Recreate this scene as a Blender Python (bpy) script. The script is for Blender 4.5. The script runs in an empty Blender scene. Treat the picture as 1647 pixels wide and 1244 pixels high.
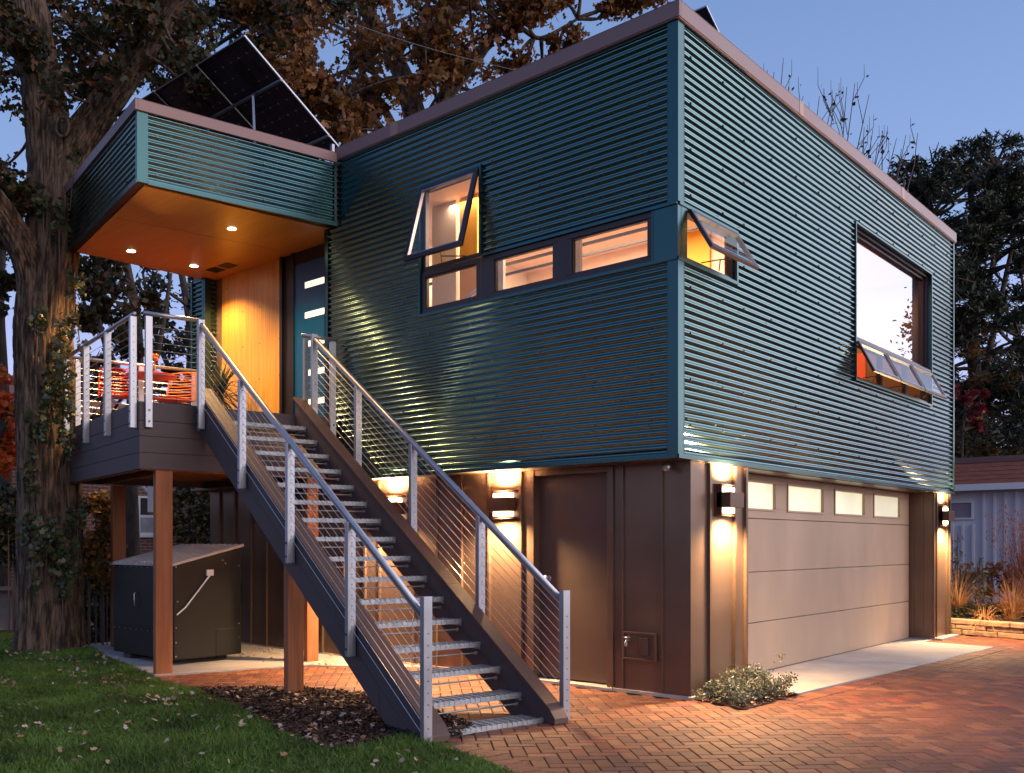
import bpy, math, random
import numpy as np
from mathutils import Matrix, Vector
random.seed(7); RNG = np.random.default_rng(11)
scene = bpy.context.scene
COL = scene.collection
R_ = math.radians
# ------------------------------------------------------------------ camera
F_PX, PX0, PY0, YAW = 1519.0, 744.74, 874.4, 0.73855
CAM = Vector((4.2078, -7.4393, 1.42))
cd = bpy.data.cameras.new("camera"); cam = bpy.data.objects.new("camera", cd); COL.objects.link(cam)
cam.location = CAM; cam.rotation_euler = (math.pi/2, 0, YAW)
cd.sensor_width = 36; cd.lens = F_PX/1647*36
cd.shift_x = (823.5-PX0)/1647; cd.shift_y = (PY0-622)/1647
cd.clip_end = 2000; cd.clip_start = 0.05
scene.camera = cam
# ------------------------------------------------------------------ world, sun, exposure
SUN_AZ = R_(38); SUN_EL = R_(1.5)          # azimuth from +Y towards +X
w = bpy.data.worlds.new("World"); scene.world = w; w.use_nodes = True
nt = w.node_tree; nt.nodes.clear()
def wn(t, **k):
    n = nt.nodes.new(t)
    for a, b in k.items(): setattr(n, a, b)
    return n
out = wn('ShaderNodeOutputWorld'); bg = wn('ShaderNodeBackground')
sky = wn('ShaderNodeTexSky'); sky.sky_type = 'NISHITA'; sky.sun_disc = False
sky.sun_elevation = SUN_EL; sky.sun_rotation = SUN_AZ; sky.air_density = 1.0; sky.dust_density = 0.6; sky.ozone_density = 3.0
# dusk glow: a broad violet to white gradient by height and bearing over the sky texture
tc = wn('ShaderNodeTexCoord'); sp = wn('ShaderNodeSeparateXYZ'); nt.links.new(tc.outputs['Generated'], sp.inputs[0])
rampz = wn('ShaderNodeValToRGB'); nt.links.new(sp.outputs['Z'], rampz.inputs[0])
cr = rampz.color_ramp
cr.elements[0].position = 0.02; cr.elements[0].color = (.10, .09, .13, 1)
cr.elements[1].position = 1.0; cr.elements[1].color = (.075, .13, .32, 1)
for p_, c_ in ((.10, (.44, .40, .60, 1)), (.17, (.38, .41, .70, 1)), (.28, (.215, .305, .54, 1)), (.5, (.135, .215, .42, 1))):
    e = cr.elements.new(p_); e.color = c_
dot = wn('ShaderNodeVectorMath', operation='DOT_PRODUCT'); nt.links.new(tc.outputs['Generated'], dot.inputs[0])
dot.inputs[1].default_value = (math.sin(R_(48)), math.cos(R_(48)), 0.12)
rb = wn('ShaderNodeValToRGB'); nt.links.new(dot.outputs['Value'], rb.inputs[0])
rb.color_ramp.elements[0].position = .60; rb.color_ramp.elements[0].color = (0, 0, 0, 1)
rb.color_ramp.elements[1].position = 1.0; rb.color_ramp.elements[1].color = (2.3, 2.05, 1.95, 1)
e = rb.color_ramp.elements.new(.82); e.color = (.75, .72, .80, 1)
add = wn('ShaderNodeMixRGB', blend_type='ADD'); add.inputs[0].default_value = 1
nt.links.new(rampz.outputs[0], add.inputs[1]); nt.links.new(rb.outputs[0], add.inputs[2])
mulsky = wn('ShaderNodeMixRGB', blend_type='MULTIPLY'); mulsky.inputs[0].default_value = 1
mulsky.inputs[2].default_value = (1.0, 1.0, 1.0, 1); nt.links.new(sky.outputs[0], mulsky.inputs[1])
add2 = wn('ShaderNodeMixRGB', blend_type='ADD'); add2.inputs[0].default_value = 0.06
nt.links.new(add.outputs[0], add2.inputs[1]); nt.links.new(mulsky.outputs[0], add2.inputs[2])
nt.links.new(add2.outputs[0], bg.inputs[0]); bg.inputs[1].default_value = 0.60
nt.links.new(bg.outputs[0], out.inputs[0])
sd = bpy.data.lights.new("sun", 'SUN'); so = bpy.data.objects.new("sun", sd); COL.objects.link(so)
sd.energy = 0.45; sd.angle = R_(35); sd.color = (1, .80, .62)
so.rotation_euler = Vector((-math.sin(R_(100)), -math.cos(R_(100)), -.30)).to_track_quat('-Z', 'Y').to_euler()
vs = scene.view_settings; vs.view_transform = 'Standard'; vs.look = 'None'; vs.exposure = 1.18; vs.gamma = 1
scene.render.engine = 'CYCLES'
scene.cycles.max_bounces = 8; scene.cycles.transparent_max_bounces = 12
# ------------------------------------------------------------------ frames and helpers
PHI = -0.2056
FR = Matrix.Translation((-5.1155, -2.347, 0)) @ Matrix.Rotation(PHI, 4, 'Z')     # deck, stair and canopy frame
ID = Matrix.Identity(4)
fw = Vector((-math.sin(YAW), math.cos(YAW), 0)); rt = Vector((math.cos(YAW), math.sin(YAW), 0))
def at(px, py, D): return CAM + (fw + rt*((px-PX0)/F_PX) + Vector((0, 0, (PY0-py)/F_PX)))*D
def root_matrix(o):
    m = ID
    while o is not None:
        m = o.matrix_basis @ m; o = o.parent
    return m
class MB:
    def __init__(s, M=ID): s.v = []; s.f = []; s.M = M; s.col = None
    def quad(s, a, b, c, d):
        n = len(s.v); s.v += [tuple(a), tuple(b), tuple(c), tuple(d)]; s.f.append((n, n+1, n+2, n+3)); return s
    def poly(s, pts):
        n = len(s.v); s.v += [tuple(p) for p in pts]; s.f.append(tuple(range(n, n+len(pts)))); return s
    def box(s, x0, x1, y0, y1, z0, z1, L=None):
        x0, x1 = sorted((x0, x1)); y0, y1 = sorted((y0, y1)); z0, z1 = sorted((z0, z1))
        n = len(s.v); P = [(x, y, z) for z in (z0, z1) for x, y in ((x0, y0), (x1, y0), (x1, y1), (x0, y1))]
        if L is not None: P = [tuple(L @ Vector(p)) for p in P]
        s.v += P
        s.f += [tuple(n+i for i in q) for q in ((3, 2, 1, 0), (4, 5, 6, 7), (0, 1, 5, 4), (1, 2, 6, 5), (2, 3, 7, 6), (3, 0, 4, 7))]
        return s
    def prism(s, poly, z0, z1):
        n = len(s.v); k = len(poly)
        s.v += [(p[0], p[1], z0) for p in poly] + [(p[0], p[1], z1) for p in poly]
        s.f.append(tuple(n+k-1-i for i in range(k))); s.f.append(tuple(n+k+i for i in range(k)))
        for i in range(k):
            j = (i+1) % k; s.f.append((n+i, n+j, n+k+j, n+k+i))
        return s
    def extr(s, poly, d):     # planar 3d polygon extruded by vector d
        n = len(s.v); k = len(poly); d = Vector(d)
        s.v += [tuple(Vector(p)) for p in poly] + [tuple(Vector(p)+d) for p in poly]
        s.f.append(tuple(n+i for i in range(k))); s.f.append(tuple(n+2*k-1-i for i in range(k)))
        for i in range(k):
            j = (i+1) % k; s.f.append((n+i, n+k+i, n+k+j, n+j))
        return s
    def tube(s, pts, r, n=8, caps=True):
        pts = [Vector(p) for p in pts]; rs = r if isinstance(r, (list, tuple)) else [r]*len(pts)
        base = len(s.v); up = None
        for i, p in enumerate(pts):
            t = (pts[min(i+1, len(pts)-1)]-pts[max(i-1, 0)]).normalized()
            if up is None: up = Vector((0, 0, 1)) if abs(t.z) < .9 else Vector((1, 0, 0))
            a = t.cross(up).normalized(); b = a.cross(t).normalized(); up = b
            for k in range(n):
                q = 2*math.pi*k/n; s.v.append(tuple(p + (a*math.cos(q)+b*math.sin(q))*rs[i]))
        for i in range(len(pts)-1):
            for k in range(n):
                k2 = (k+1) % n; s.f.append((base+i*n+k, base+i*n+k2, base+(i+1)*n+k2, base+(i+1)*n+k))
        if caps:
            s.f.append(tuple(base+k for k in reversed(range(n)))); s.f.append(tuple(base+(len(pts)-1)*n+k for k in range(n)))
        return s
    def disc(s, c, r, z1=None, n=24):
        z1 = c[2] if z1 is None else z1
        return s.prism([(c[0]+r*math.cos(2*math.pi*i/n), c[1]+r*math.sin(2*math.pi*i/n)) for i in range(n)], c[2], z1)
    def build(s, name, m, parent=None, smooth=False, bevel=0, **tags):
        me = bpy.data.meshes.new(name)
        inv = root_matrix(parent).inverted() @ s.M if parent is not None else s.M
        A = np.array(s.v, dtype=np.float64).reshape(-1, 3)
        if inv != ID:
            Mx = np.array(inv); A = A @ Mx[:3, :3].T + Mx[:3, 3]
        me.from_pydata(A.tolist(), [], s.f); me.validate()
        me.materials.append(m)
        if s.col is not None:
            ca = me.color_attributes.new('tint', 'FLOAT_COLOR', 'CORNER')
            arr = np.repeat(np.array(s.col, dtype=np.float32), [len(f) for f in s.f], axis=0)
            ca.data.foreach_set('color', arr.ravel())
        if smooth: me.polygons.foreach_set('use_smooth', [True]*len(me.polygons))
        o = bpy.data.objects.new(name, me); COL.objects.link(o); o.parent = parent
        if bevel:
            b = o.modifiers.new('bevel', 'BEVEL'); b.width = bevel; b.segments = 2; b.limit_method = 'ANGLE'
        for k, v in tags.items(): o[k] = v
        return o
def thing(name, label, cat, loc=(0, 0, 0), rot=0, group=None):
    o = bpy.data.objects.new(name, None); COL.objects.link(o); o.empty_display_size = .2
    o.location = loc; o.rotation_euler = (0, 0, rot); o['label'] = label; o['category'] = cat
    if group: o['group'] = group
    return o
def tag(o, label, cat, group=None):
    o['label'] = label; o['category'] = cat
    if group: o['group'] = group
    return o
def FRP(u, v, z=0): return FR @ Vector((u, v, z))
# ------------------------------------------------------------------ materials
def mat(name, color, rough=.6, metal=0, var=.0, scale=(4, 4, 4), color2=None, bump=0, bscale=None, detail=6, coat=0, spec=.5,
        attr=False, island=None, stretch_noise=False, trans=0, patch=None):
    m = bpy.data.materials.new(name); m.use_nodes = True; t = m.node_tree; N = t.nodes; L = t.links
    b = N['Principled BSDF']; b.inputs['Base Color'].default_value = (*color, 1); b.inputs['Roughness'].default_value = rough
    b.inputs['Metallic'].default_value = metal; b.inputs['Specular IOR Level'].default_value = spec
    if coat: b.inputs['Coat Weight'].default_value = coat; b.inputs['Coat Roughness'].default_value = .12
    tc = N.new('ShaderNodeTexCoord'); mp = N.new('ShaderNodeMapping'); mp.inputs['Scale'].default_value = scale
    L.new(tc.outputs['Object'], mp.inputs[0])
    cur = None
    if color2 is not None:
        nz = N.new('ShaderNodeTexNoise'); nz.inputs['Scale'].default_value = 1; nz.inputs['Detail'].default_value = detail; nz.inputs['Roughness'].default_value = .65
        L.new(mp.outputs[0], nz.inputs['Vector'])
        rp = N.new('ShaderNodeValToRGB'); rp.color_ramp.elements[0].position = .35; rp.color_ramp.elements[1].position = .68
        rp.color_ramp.elements[0].color = (*color, 1); rp.color_ramp.elements[1].color = (*color2, 1)
        L.new(nz.outputs['Fac'], rp.inputs[0]); cur = rp.outputs[0]
        mr = N.new('ShaderNodeMapRange'); mr.inputs['To Min'].default_value = max(.02, rough-.08); mr.inputs['To Max'].default_value = rough+.1
        L.new(nz.outputs['Fac'], mr.inputs[0]); L.new(mr.outputs[0], b.inputs['Roughness'])
    if island is not None:
        g = N.new('ShaderNodeNewGeometry'); rp = N.new('ShaderNodeValToRGB')
        rp.color_ramp.elements[0].color = (*island[0], 1); rp.color_ramp.elements[1].color = (*island[-1], 1)
        for i, c in enumerate(island[1:-1]):
            e = rp.color_ramp.elements.new((i+1)/(len(island)-1)); e.color = (*c, 1)
        L.new(g.outputs['Random Per Island'], rp.inputs[0]); cur = rp.outputs[0]
    if patch:
        pn = N.new('ShaderNodeTexNoise'); pn.inputs['Scale'].default_value = 1; pn.inputs['Detail'].default_value = 4
        pm = N.new('ShaderNodeMapping'); pm.inputs['Scale'].default_value = patch[0]; L.new(tc.outputs['Object'], pm.inputs[0]); L.new(pm.outputs[0], pn.inputs['Vector'])
        pr_ = N.new('ShaderNodeMapRange'); pr_.inputs['From Min'].default_value = .35; pr_.inputs['From Max'].default_value = .65
        pr_.inputs['To Min'].default_value = patch[1]; pr_.inputs['To Max'].default_value = patch[2]; L.new(pn.outputs['Fac'], pr_.inputs[0])
        px_ = N.new('ShaderNodeMixRGB'); px_.blend_type = 'MULTIPLY'; px_.inputs[0].default_value = 1; L.new(cur, px_.inputs[1]); L.new(pr_.outputs[0], px_.inputs[2]); cur = px_.outputs[0]
    if attr:
        a = N.new('ShaderNodeVertexColor'); a.layer_name = 'tint'
        if cur is None: cur = a.outputs[0]
        else:
            mx = N.new('ShaderNodeMixRGB'); mx.blend_type = 'MULTIPLY'; mx.inputs[0].default_value = 1
            L.new(cur, mx.inputs[1]); L.new(a.outputs[0], mx.inputs[2]); cur = mx.outputs[0]
    if cur is not None: L.new(cur, b.inputs['Base Color'])
    if bump:
        n2 = N.new('ShaderNodeTexNoise'); n2.inputs['Scale'].default_value = 1; n2.inputs['Detail'].default_value = 5
        m2 = N.new('ShaderNodeMapping'); m2.inputs['Scale'].default_value = bscale or scale; L.new(tc.outputs['Object'], m2.inputs[0])
        L.new(m2.outputs[0], n2.inputs['Vector'])
        bp = N.new('ShaderNodeBump'); bp.inputs['Strength'].default_value = bump; bp.inputs['Distance'].default_value = .02
        L.new(n2.outputs['Fac'], bp.inputs['Height']); L.new(bp.outputs[0], b.inputs['Normal'])
    if trans:
        tr = N.new('ShaderNodeBsdfTranslucent'); ms = N.new('ShaderNodeMixShader'); ms.inputs[0].default_value = trans
        if cur is not None: L.new(cur, tr.inputs[0])
        else: tr.inputs[0].default_value = (*color, 1)
        L.new(b.outputs[0], ms.inputs[1]); L.new(tr.outputs[0], ms.inputs[2]); L.new(ms.outputs[0], N['Material Output'].inputs[0])
    return m
def emit(name, color, s):
    m = bpy.data.materials.new(name); m.use_nodes = True; N = m.node_tree.nodes; b = N['Principled BSDF']
    b.inputs['Base Color'].default_value = (*color, 1); b.inputs['Emission Color'].default_value = (*color, 1); b.inputs['Emission Strength'].default_value = s
    return m
def each(name, m, parent, boxes, bevel=0):
    for q in boxes: MB().box(*q).build(name, m, parent, bevel=bevel)
def glass(name, refl, tint=(1, 1, 1), ior=1.5):
    m = bpy.data.materials.new(name); m.use_nodes = True; t = m.node_tree; N = t.nodes; L = t.links; N.remove(N['Principled BSDF'])
    tr = N.new('ShaderNodeBsdfTransparent'); tr.inputs[0].default_value = (*tint, 1)
    gl = N.new('ShaderNodeBsdfGlossy'); gl.inputs['Roughness'].default_value = .0
    fr = N.new('ShaderNodeFresnel'); fr.inputs[0].default_value = ior
    mr = N.new('ShaderNodeMath'); mr.operation = 'ADD'; mr.inputs[1].default_value = refl; mr.use_clamp = True
    ms = N.new('ShaderNodeMixShader'); L.new(fr.outputs[0], mr.inputs[0]); L.new(mr.outputs[0], ms.inputs[0])
    L.new(tr.outputs[0], ms.inputs[1]); L.new(gl.outputs[0], ms.inputs[2]); L.new(ms.outputs[0], N['Material Output'].inputs[0])
    return m
M = {}
M['green'] = mat('green_siding', (.105, .195, .205), .15, .97, color2=(.12, .22, .225), scale=(.6, .6, .6), bump=.10, bscale=(.9, .9, 2.2))
M['greentrim'] = mat('green_trim', (.038, .090, .098), .28, .9, color2=(.045, .10, .11), scale=(1, 1, 2))
M['fascia'] = mat('parapet_cap', (.20, .115, .110), .42, .25, color2=(.23, .13, .125), scale=(.8, .8, 3))
M['brown'] = mat('brown_panel', (.150, .098, .068), .30, .40, color2=(.175, .115, .080), scale=(.7, .7, 2.5), bump=.05, bscale=(1.5, 1.5, .7), patch=((2.2, 2.2, .6), .90, 1.08))
M['browndoor'] = mat('brown_door', (.085, .055, .042), .42, .1, color2=(.10, .065, .05), scale=(1, 1, 3), bump=.05, bscale=(60, 60, 60))
M['garage'] = mat('garage_door_paint', (.39, .275, .195), .45, .0, color2=(.43, .31, .22), scale=(1.2, 1.2, .5), bump=.06, bscale=(80, 80, 12), patch=((1.6, 1.6, .45), .90, 1.06))
M['frame'] = mat('window_frame', (.030, .018, .024), .35, .2, color2=(.036, .022, .028), scale=(2, 2, 2))
M['teal'] = mat('teal_door', (.0, .085, .22), .35, 0, color2=(.0, .10, .25), scale=(2, 2, .7))
M['dark'] = mat('dark_frame', (.012, .009, .010), .4, .1)
M['comp'] = mat('composite_fascia', (.066, .046, .050), .62, 0, color2=(.080, .057, .060), scale=(3, 40, 40), bump=.08, bscale=(6, 90, 90))
M['cap'] = mat('composite_cap', (.075, .040, .032), .55, 0, color2=(.10, .054, .043), scale=(3, 30, 30), bump=.08, bscale=(6, 90, 90))
M['cedar'] = mat('cedar_post', (.25, .080, .028), .65, 0, color2=(.36, .135, .05), scale=(16, 16, 1.1), bump=.25, bscale=(60, 60, 2.5))
M['rail'] = mat('rail_aluminium', (.36, .37, .42), .36, .75, color2=(.42, .43, .48), scale=(6, 6, 3), bump=.02, bscale=(70, 70, 4))
M['railgrey'] = mat('rack_aluminium', (.20, .20, .24), .4, .7)
M['cable'] = mat('steel_cable', (.65, .62, .60), .3, .95)
M['bolt'] = mat('bolt_steel', (.10, .10, .11), .35, .8)
M['galv'] = mat('galvanised_grating', (.44, .46, .50), .42, .7, color2=(.28, .30, .33), scale=(9, 9, 9), bump=.3, bscale=(120, 120, 120))
M['woodwall'] = mat('cedar_panel_wall', (.46, .23, .035), .38, 0, color2=(.66, .35, .065), scale=(26, 26, .7), bump=.04, bscale=(60, 60, 2), detail=3)
M['soffit'] = mat('cedar_soffit', (.36, .170, .026), .34, 0, color2=(.47, .235, .045), scale=(1.2, 34, 20), detail=3)
M['concrete'] = mat('concrete', (.42, .38, .35), .8, 0, color2=(.52, .48, .45), scale=(3, 3, 3), bump=.15, bscale=(40, 40, 40), patch=((1.1, 1.1, 1), .78, 1.08))
M['slab'] = mat('foundation_concrete', (.42, .36, .33), .8, 0, color2=(.5, .44, .40), scale=(5, 5, 5), bump=.1, bscale=(60, 60, 60))
M['binblue'] = mat('bin_panel', (.014, .017, .018), .40, .4, color2=(.019, .021, .021), scale=(1.5, 1.5, 1.5), bump=.03, bscale=(3, 3, 3))
M['binlid'] = mat('bin_lid', (.42, .40, .41), .35, .35, color2=(.48, .46, .47), scale=(3, 3, 3))
M['red'] = mat('red_powder_coat', (.60, .045, .018), .35, 0)
M['orange'] = mat('lit_red_powder_coat', (.66, .16, .03), .4, 0)  # red coat recoloured to hold the downlights' orange light on one chair back
M['glass'] = glass('window_glass', .03)
M['mirrorglass'] = glass('coated_glass', .37, (.7, .7, .7))
M['sashglass'] = glass('sash_glass', .015, (.93, .93, .96))
M['lens'] = emit('lamp_lens', (1, .80, .52), 3)
M['disc'] = emit('downlight_lens', (1, .78, .48), 14)
M['lampmetal'] = mat('lamp_bronze', (.11, .055, .035), .38, .4)
M['peach'] = mat('peach_plaster', (.80, .60, .48), .8, 0, color2=(.83, .63, .5), scale=(2, 2, 2))
M['cream'] = mat('cream_plaster', (.85, .80, .70), .8)
M['ochre'] = mat('ochre_plaster', (.80, .42, .07), .8)
M['redroom'] = mat('red_plaster', (.50, .10, .05), .7)
M['roofm'] = mat('roof_membrane', (.10, .10, .11), .8, 0, color2=(.13, .13, .14))
M['pvback'] = mat('solar_cell_back', (.030, .022, .038), .3, .1)
M['pvline'] = mat('solar_cell_line', (.10, .09, .11), .5)
M['pvdot'] = mat('solar_contact', (.35, .35, .38), .5, .3)
M['bark'] = mat('oak_bark', (.020, .012, .008), .9, 0, color2=(.165, .108, .072), scale=(17, 17, 2.0), bump=1.0, bscale=(24, 24, 4), detail=8)
def barkmat():
    m = M['bark']; N = m.node_tree.nodes
    for n_ in N:
        if n_.type == 'VALTORGB': n_.color_ramp.elements[0].position = .42; n_.color_ramp.elements[1].position = .60
barkmat()
M['bark2'] = mat('dark_bark', (.035, .025, .02), .9, 0, color2=(.10, .075, .055), scale=(9, 9, 2), bump=.8, bscale=(16, 16, 3))
M['leaf_oak'] = mat('oak_leaf', (0, 0, 0), .6, 0, island=((.014, .024, .009), (.028, .040, .012), (.05, .034, .012), (.13, .05, .012), (.022, .032, .010)), trans=.25)
M['leaf_rust'] = mat('rust_oak_leaf', (0, 0, 0), .6, 0, island=((.08, .028, .008), (.24, .08, .014), (.05, .036, .010), (.30, .12, .02), (.12, .042, .010)), trans=.3)
M['leaf_dark'] = mat('dark_leaf', (0, 0, 0), .6, 0, island=((.016, .022, .010), (.028, .035, .014), (.022, .026, .012)), trans=.15)
M['leaf_ivy'] = mat('ivy_leaf', (0, 0, 0), .45, 0, island=((.03, .055, .02), (.05, .08, .03), (.08, .06, .02), (.035, .05, .02)), trans=.1)
M['leaf_red'] = mat('maple_leaf', (0, 0, 0), .6, 0, island=((.55, .06, .015), (.75, .12, .02), (.35, .05, .01), (.60, .20, .03)), trans=.45)
M['leaf_crim'] = mat('crimson_leaf', (0, 0, 0), .6, 0, island=((.16, .010, .014), (.22, .014, .016), (.08, .010, .010)), trans=.3)
M['leaf_bed'] = mat('rust_bed_leaf', (0, 0, 0), .6, 0, island=((.30, .08, .02), (.45, .15, .03), (.14, .09, .03), (.38, .10, .03)), trans=.3)
M['leaf_shrub'] = mat('grey_green_leaf', (0, 0, 0), .5, 0, island=((.08, .11, .07), (.16, .18, .12), (.24, .24, .18), (.05, .07, .045)), trans=.15)
M['leaf_amber'] = mat('amber_leaf', (0, 0, 0), .6, 0, island=((.05, .06, .02), (.14, .08, .02), (.30, .14, .03), (.04, .05, .02)), trans=.3)
M['twig'] = mat('twig', (.10, .07, .06), .8)
M['grassblade'] = mat('lawn_grass', (0, 0, 0), .5, 0, island=((.075, .15, .016), (.10, .20, .024), (.15, .24, .05), (.06, .12, .014)), trans=.25, patch=((1.3, 1.3, 1), .55, 1.35))
M['soil'] = mat('lawn_soil', (.018, .030, .009), .95, 0, color2=(.03, .04, .014), scale=(6, 6, 6))
M['mulch'] = mat('mulch', (.028, .014, .010), .9, 0, color2=(.05, .026, .018), scale=(20, 20, 20), bump=.6, bscale=(50, 50, 50))
M['chip'] = mat('mulch_chip', (0, 0, 0), .85, 0, island=((.022, .010, .008), (.05, .024, .016), (.085, .04, .026), (.03, .014, .010)))
M['fallen'] = mat('fallen_leaf', (0, 0, 0), .7, 0, island=((.36, .20, .12), (.50, .36, .28), (.30, .13, .06), (.55, .45, .38), (.42, .26, .16)), trans=.2)
M['brickpav'] = mat('clay_paver', (.72, .72, .72), .62, 0, color2=(1, 1, 1), scale=(22, 22, 22), attr=True, patch=((.7, .7, 1), .86, 1.08), bump=.35, bscale=(70, 70, 70))
M['sand'] = mat('joint_sand', (.014, .009, .007), .95)
M['stone'] = mat('ledge_stone', (.36, .25, .15), .85, 0, color2=(.52, .38, .24), scale=(7, 7, 12), bump=.8, bscale=(18, 18, 24), attr=True)
M['drygrass'] = mat('dry_grass', (0, 0, 0), .7, 0, island=((.60, .34, .12), (.45, .16, .05), (.75, .48, .20), (.34, .10, .04)), trans=.3)  # orange pushed up in the blade colour to imitate warm lamp light
M['plume'] = mat('purple_plume', (0, 0, 0), .7, 0, island=((.42, .13, .07), (.55, .24, .15), (.30, .09, .06)), trans=.3)  # the lamp's warm light is mixed into the plume colour
M['whiteboard'] = mat('pale_siding', (.70, .66, .72), .6, 0, color2=(.66, .63, .68), scale=(1, 1, 3))
M['shingle'] = mat('red_shingle', (.24, .075, .045), .8, 0, color2=(.32, .11, .065), scale=(5, 5, 12), bump=.3, bscale=(20, 20, 30))
M['greyboard'] = mat('grey_board', (.16, .13, .12), .8, 0, color2=(.22, .18, .16), scale=(3, 3, 20), bump=.2, bscale=(6, 6, 50))
M['greystone'] = mat('grey_masonry', (.26, .28, .31), .85, 0, color2=(.40, .42, .46), scale=(3, 3, 3), bump=.4, bscale=(10, 10, 10))
M['white'] = mat('white_paint', (.75, .75, .78), .5)
M['petal'] = mat('petal', (0, 0, 0), .5, 0, island=((.7, .02, .01), (.8, .45, .02), (.75, .04, .01)))
M['wire'] = mat('wire', (.25, .25, .27), .5)
M['ground'] = mat('ground_earth', (.020, .026, .012), .95, 0, color2=(.04, .034, .02), scale=(.8, .8, .8))
M['clear'] = glass('vase_glass', .05)
def brickwall():
    m = bpy.data.materials.new('brick_wall'); m.use_nodes = True; t = m.node_tree; N = t.nodes; L = t.links; b = N['Principled BSDF']
    tc = N.new('ShaderNodeTexCoord'); s = N.new('ShaderNodeSeparateXYZ'); c = N.new('ShaderNodeCombineXYZ')
    L.new(tc.outputs['Object'], s.inputs[0]); L.new(s.outputs['Y'], c.inputs['X']); L.new(s.outputs['Z'], c.inputs['Y'])
    br = N.new('ShaderNodeTexBrick'); br.inputs['Scale'].default_value = 1; br.inputs['Brick Width'].default_value = .22; br.inputs['Row Height'].default_value = .075
    br.inputs['Mortar Size'].default_value = .010; br.inputs['Color1'].default_value = (.15, .05, .035, 1); br.inputs['Color2'].default_value = (.23, .085, .06, 1)
    br.inputs['Mortar'].default_value = (.28, .24, .22, 1); L.new(c.outputs[0], br.inputs['Vector']); L.new(br.outputs['Color'], b.inputs['Base Color'])
    bp = N.new('ShaderNodeBump'); bp.inputs['Strength'].default_value = .5; bp.inputs['Distance'].default_value = .01; bp.invert = True
    L.new(br.outputs['Fac'], bp.inputs['Height']); L.new(bp.outputs[0], b.inputs['Normal']); b.inputs['Roughness'].default_value = .85
    return m
M['brickwall'] = brickwall()
def frosted():
    m = bpy.data.materials.new('lit_frosted_glass'); m.use_nodes = True; t = m.node_tree; N = t.nodes; L = t.links; b = N['Principled BSDF']
    b.inputs['Roughness'].default_value = .35; b.inputs['Base Color'].default_value = (.5, .5, .45, 1)
    tc = N.new('ShaderNodeTexCoord'); s = N.new('ShaderNodeSeparateXYZ'); L.new(tc.outputs['Object'], s.inputs[0])
    mr = N.new('ShaderNodeMapRange'); mr.inputs['From Min'].default_value = 1.8; mr.inputs['From Max'].default_value = 7.0
    mr.inputs['To Min'].default_value = .36; mr.inputs['To Max'].default_value = .07; L.new(s.outputs['Y'], mr.inputs[0])
    nz = N.new('ShaderNodeTexNoise'); nz.inputs['Scale'].default_value = 1.6; L.new(tc.outputs['Object'], nz.inputs['Vector'])
    ml = N.new('ShaderNodeMath'); ml.operation = 'MULTIPLY'; ad = N.new('ShaderNodeMath'); ad.operation = 'ADD'; ad.inputs[1].default_value = .45
    L.new(nz.outputs['Fac'], ad.inputs[0]); L.new(ad.outputs[0], ml.inputs[0]); L.new(mr.outputs[0], ml.inputs[1]); L.new(ml.outputs[0], b.inputs['Emission Strength'])
    b.inputs['Emission Color'].default_value = (1, .90, .58, 1)
    return m
M['frosted'] = frosted()
# ------------------------------------------------------------------ leaves
def leaf_mesh(centers, size, aspect=.6, flat=0.0, tilt=None, rng=RNG, shape='diamond'):
    C = np.asarray(centers, dtype=np.float64); n = len(C)
    a = rng.normal(size=(n, 3)); a[:, 2] *= (1-flat)*.9; a /= np.linalg.norm(a, axis=1)[:, None]+1e-9
    if tilt is not None: a = a*.5+np.array(tilt); a /= np.linalg.norm(a, axis=1)[:, None]
    b = rng.normal(size=(n, 3))
    if flat: b = b*(1-flat)+np.array([0, 0, 1.])*flat*3; nrm = b
    else: nrm = b
    b = np.cross(nrm, a); b /= np.linalg.norm(b, axis=1)[:, None]+1e-9
    nn = np.cross(a, b)
    s = (size*(.6+.8*rng.random(n)))[:, None]
    if shape == 'oak':
        k = [(-.5, 0, 0), (-.22, .26, .04), (.02, .13, 0), (.20, .36, .05), (.5, 0, -.08), (.20, -.36, .05), (.02, -.13, 0), (-.22, -.26, .04)]
        V = np.stack([C + a*s*q[0] + b*s*q[1]*aspect/.6 + nn*s*q[2] for q in k], 1).reshape(-1, 3)
        f = np.arange(n*8).reshape(n, 8)
    else:
        k = [(-.5, 0, 0), (0, .5, .06), (.5, 0, -.05), (0, -.5, .06)]
        V = np.stack([C + a*s*q[0] + b*s*q[1]*aspect + nn*s*q[2] for q in k], 1).reshape(-1, 3)
        f = np.arange(n*4).reshape(n, 4)
    return V, f
def build_np(name, V, Fc, m, parent=None, **tags):
    me = bpy.data.meshes.new(name); V = np.asarray(V, dtype=np.float64)
    if parent is not None:
        Mx = np.array(root_matrix(parent).inverted()); V = V @ Mx[:3, :3].T + Mx[:3, 3]
    nf, k = Fc.shape
    me.vertices.add(len(V)); me.vertices.foreach_set('co', V.astype(np.float32).ravel())
    me.loops.add(nf*k); me.loops.foreach_set('vertex_index', Fc.astype(np.int32).ravel())
    me.polygons.add(nf); me.polygons.foreach_set('loop_start', (np.arange(nf)*k).astype(np.int32)); me.polygons.foreach_set('loop_total', np.full(nf, k, dtype=np.int32))
    me.update(calc_edges=True); me.materials.append(m)
    o = bpy.data.objects.new(name, me); COL.objects.link(o); o.parent = parent
    for kk, v in tags.items(): o[kk] = v
    return o
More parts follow.
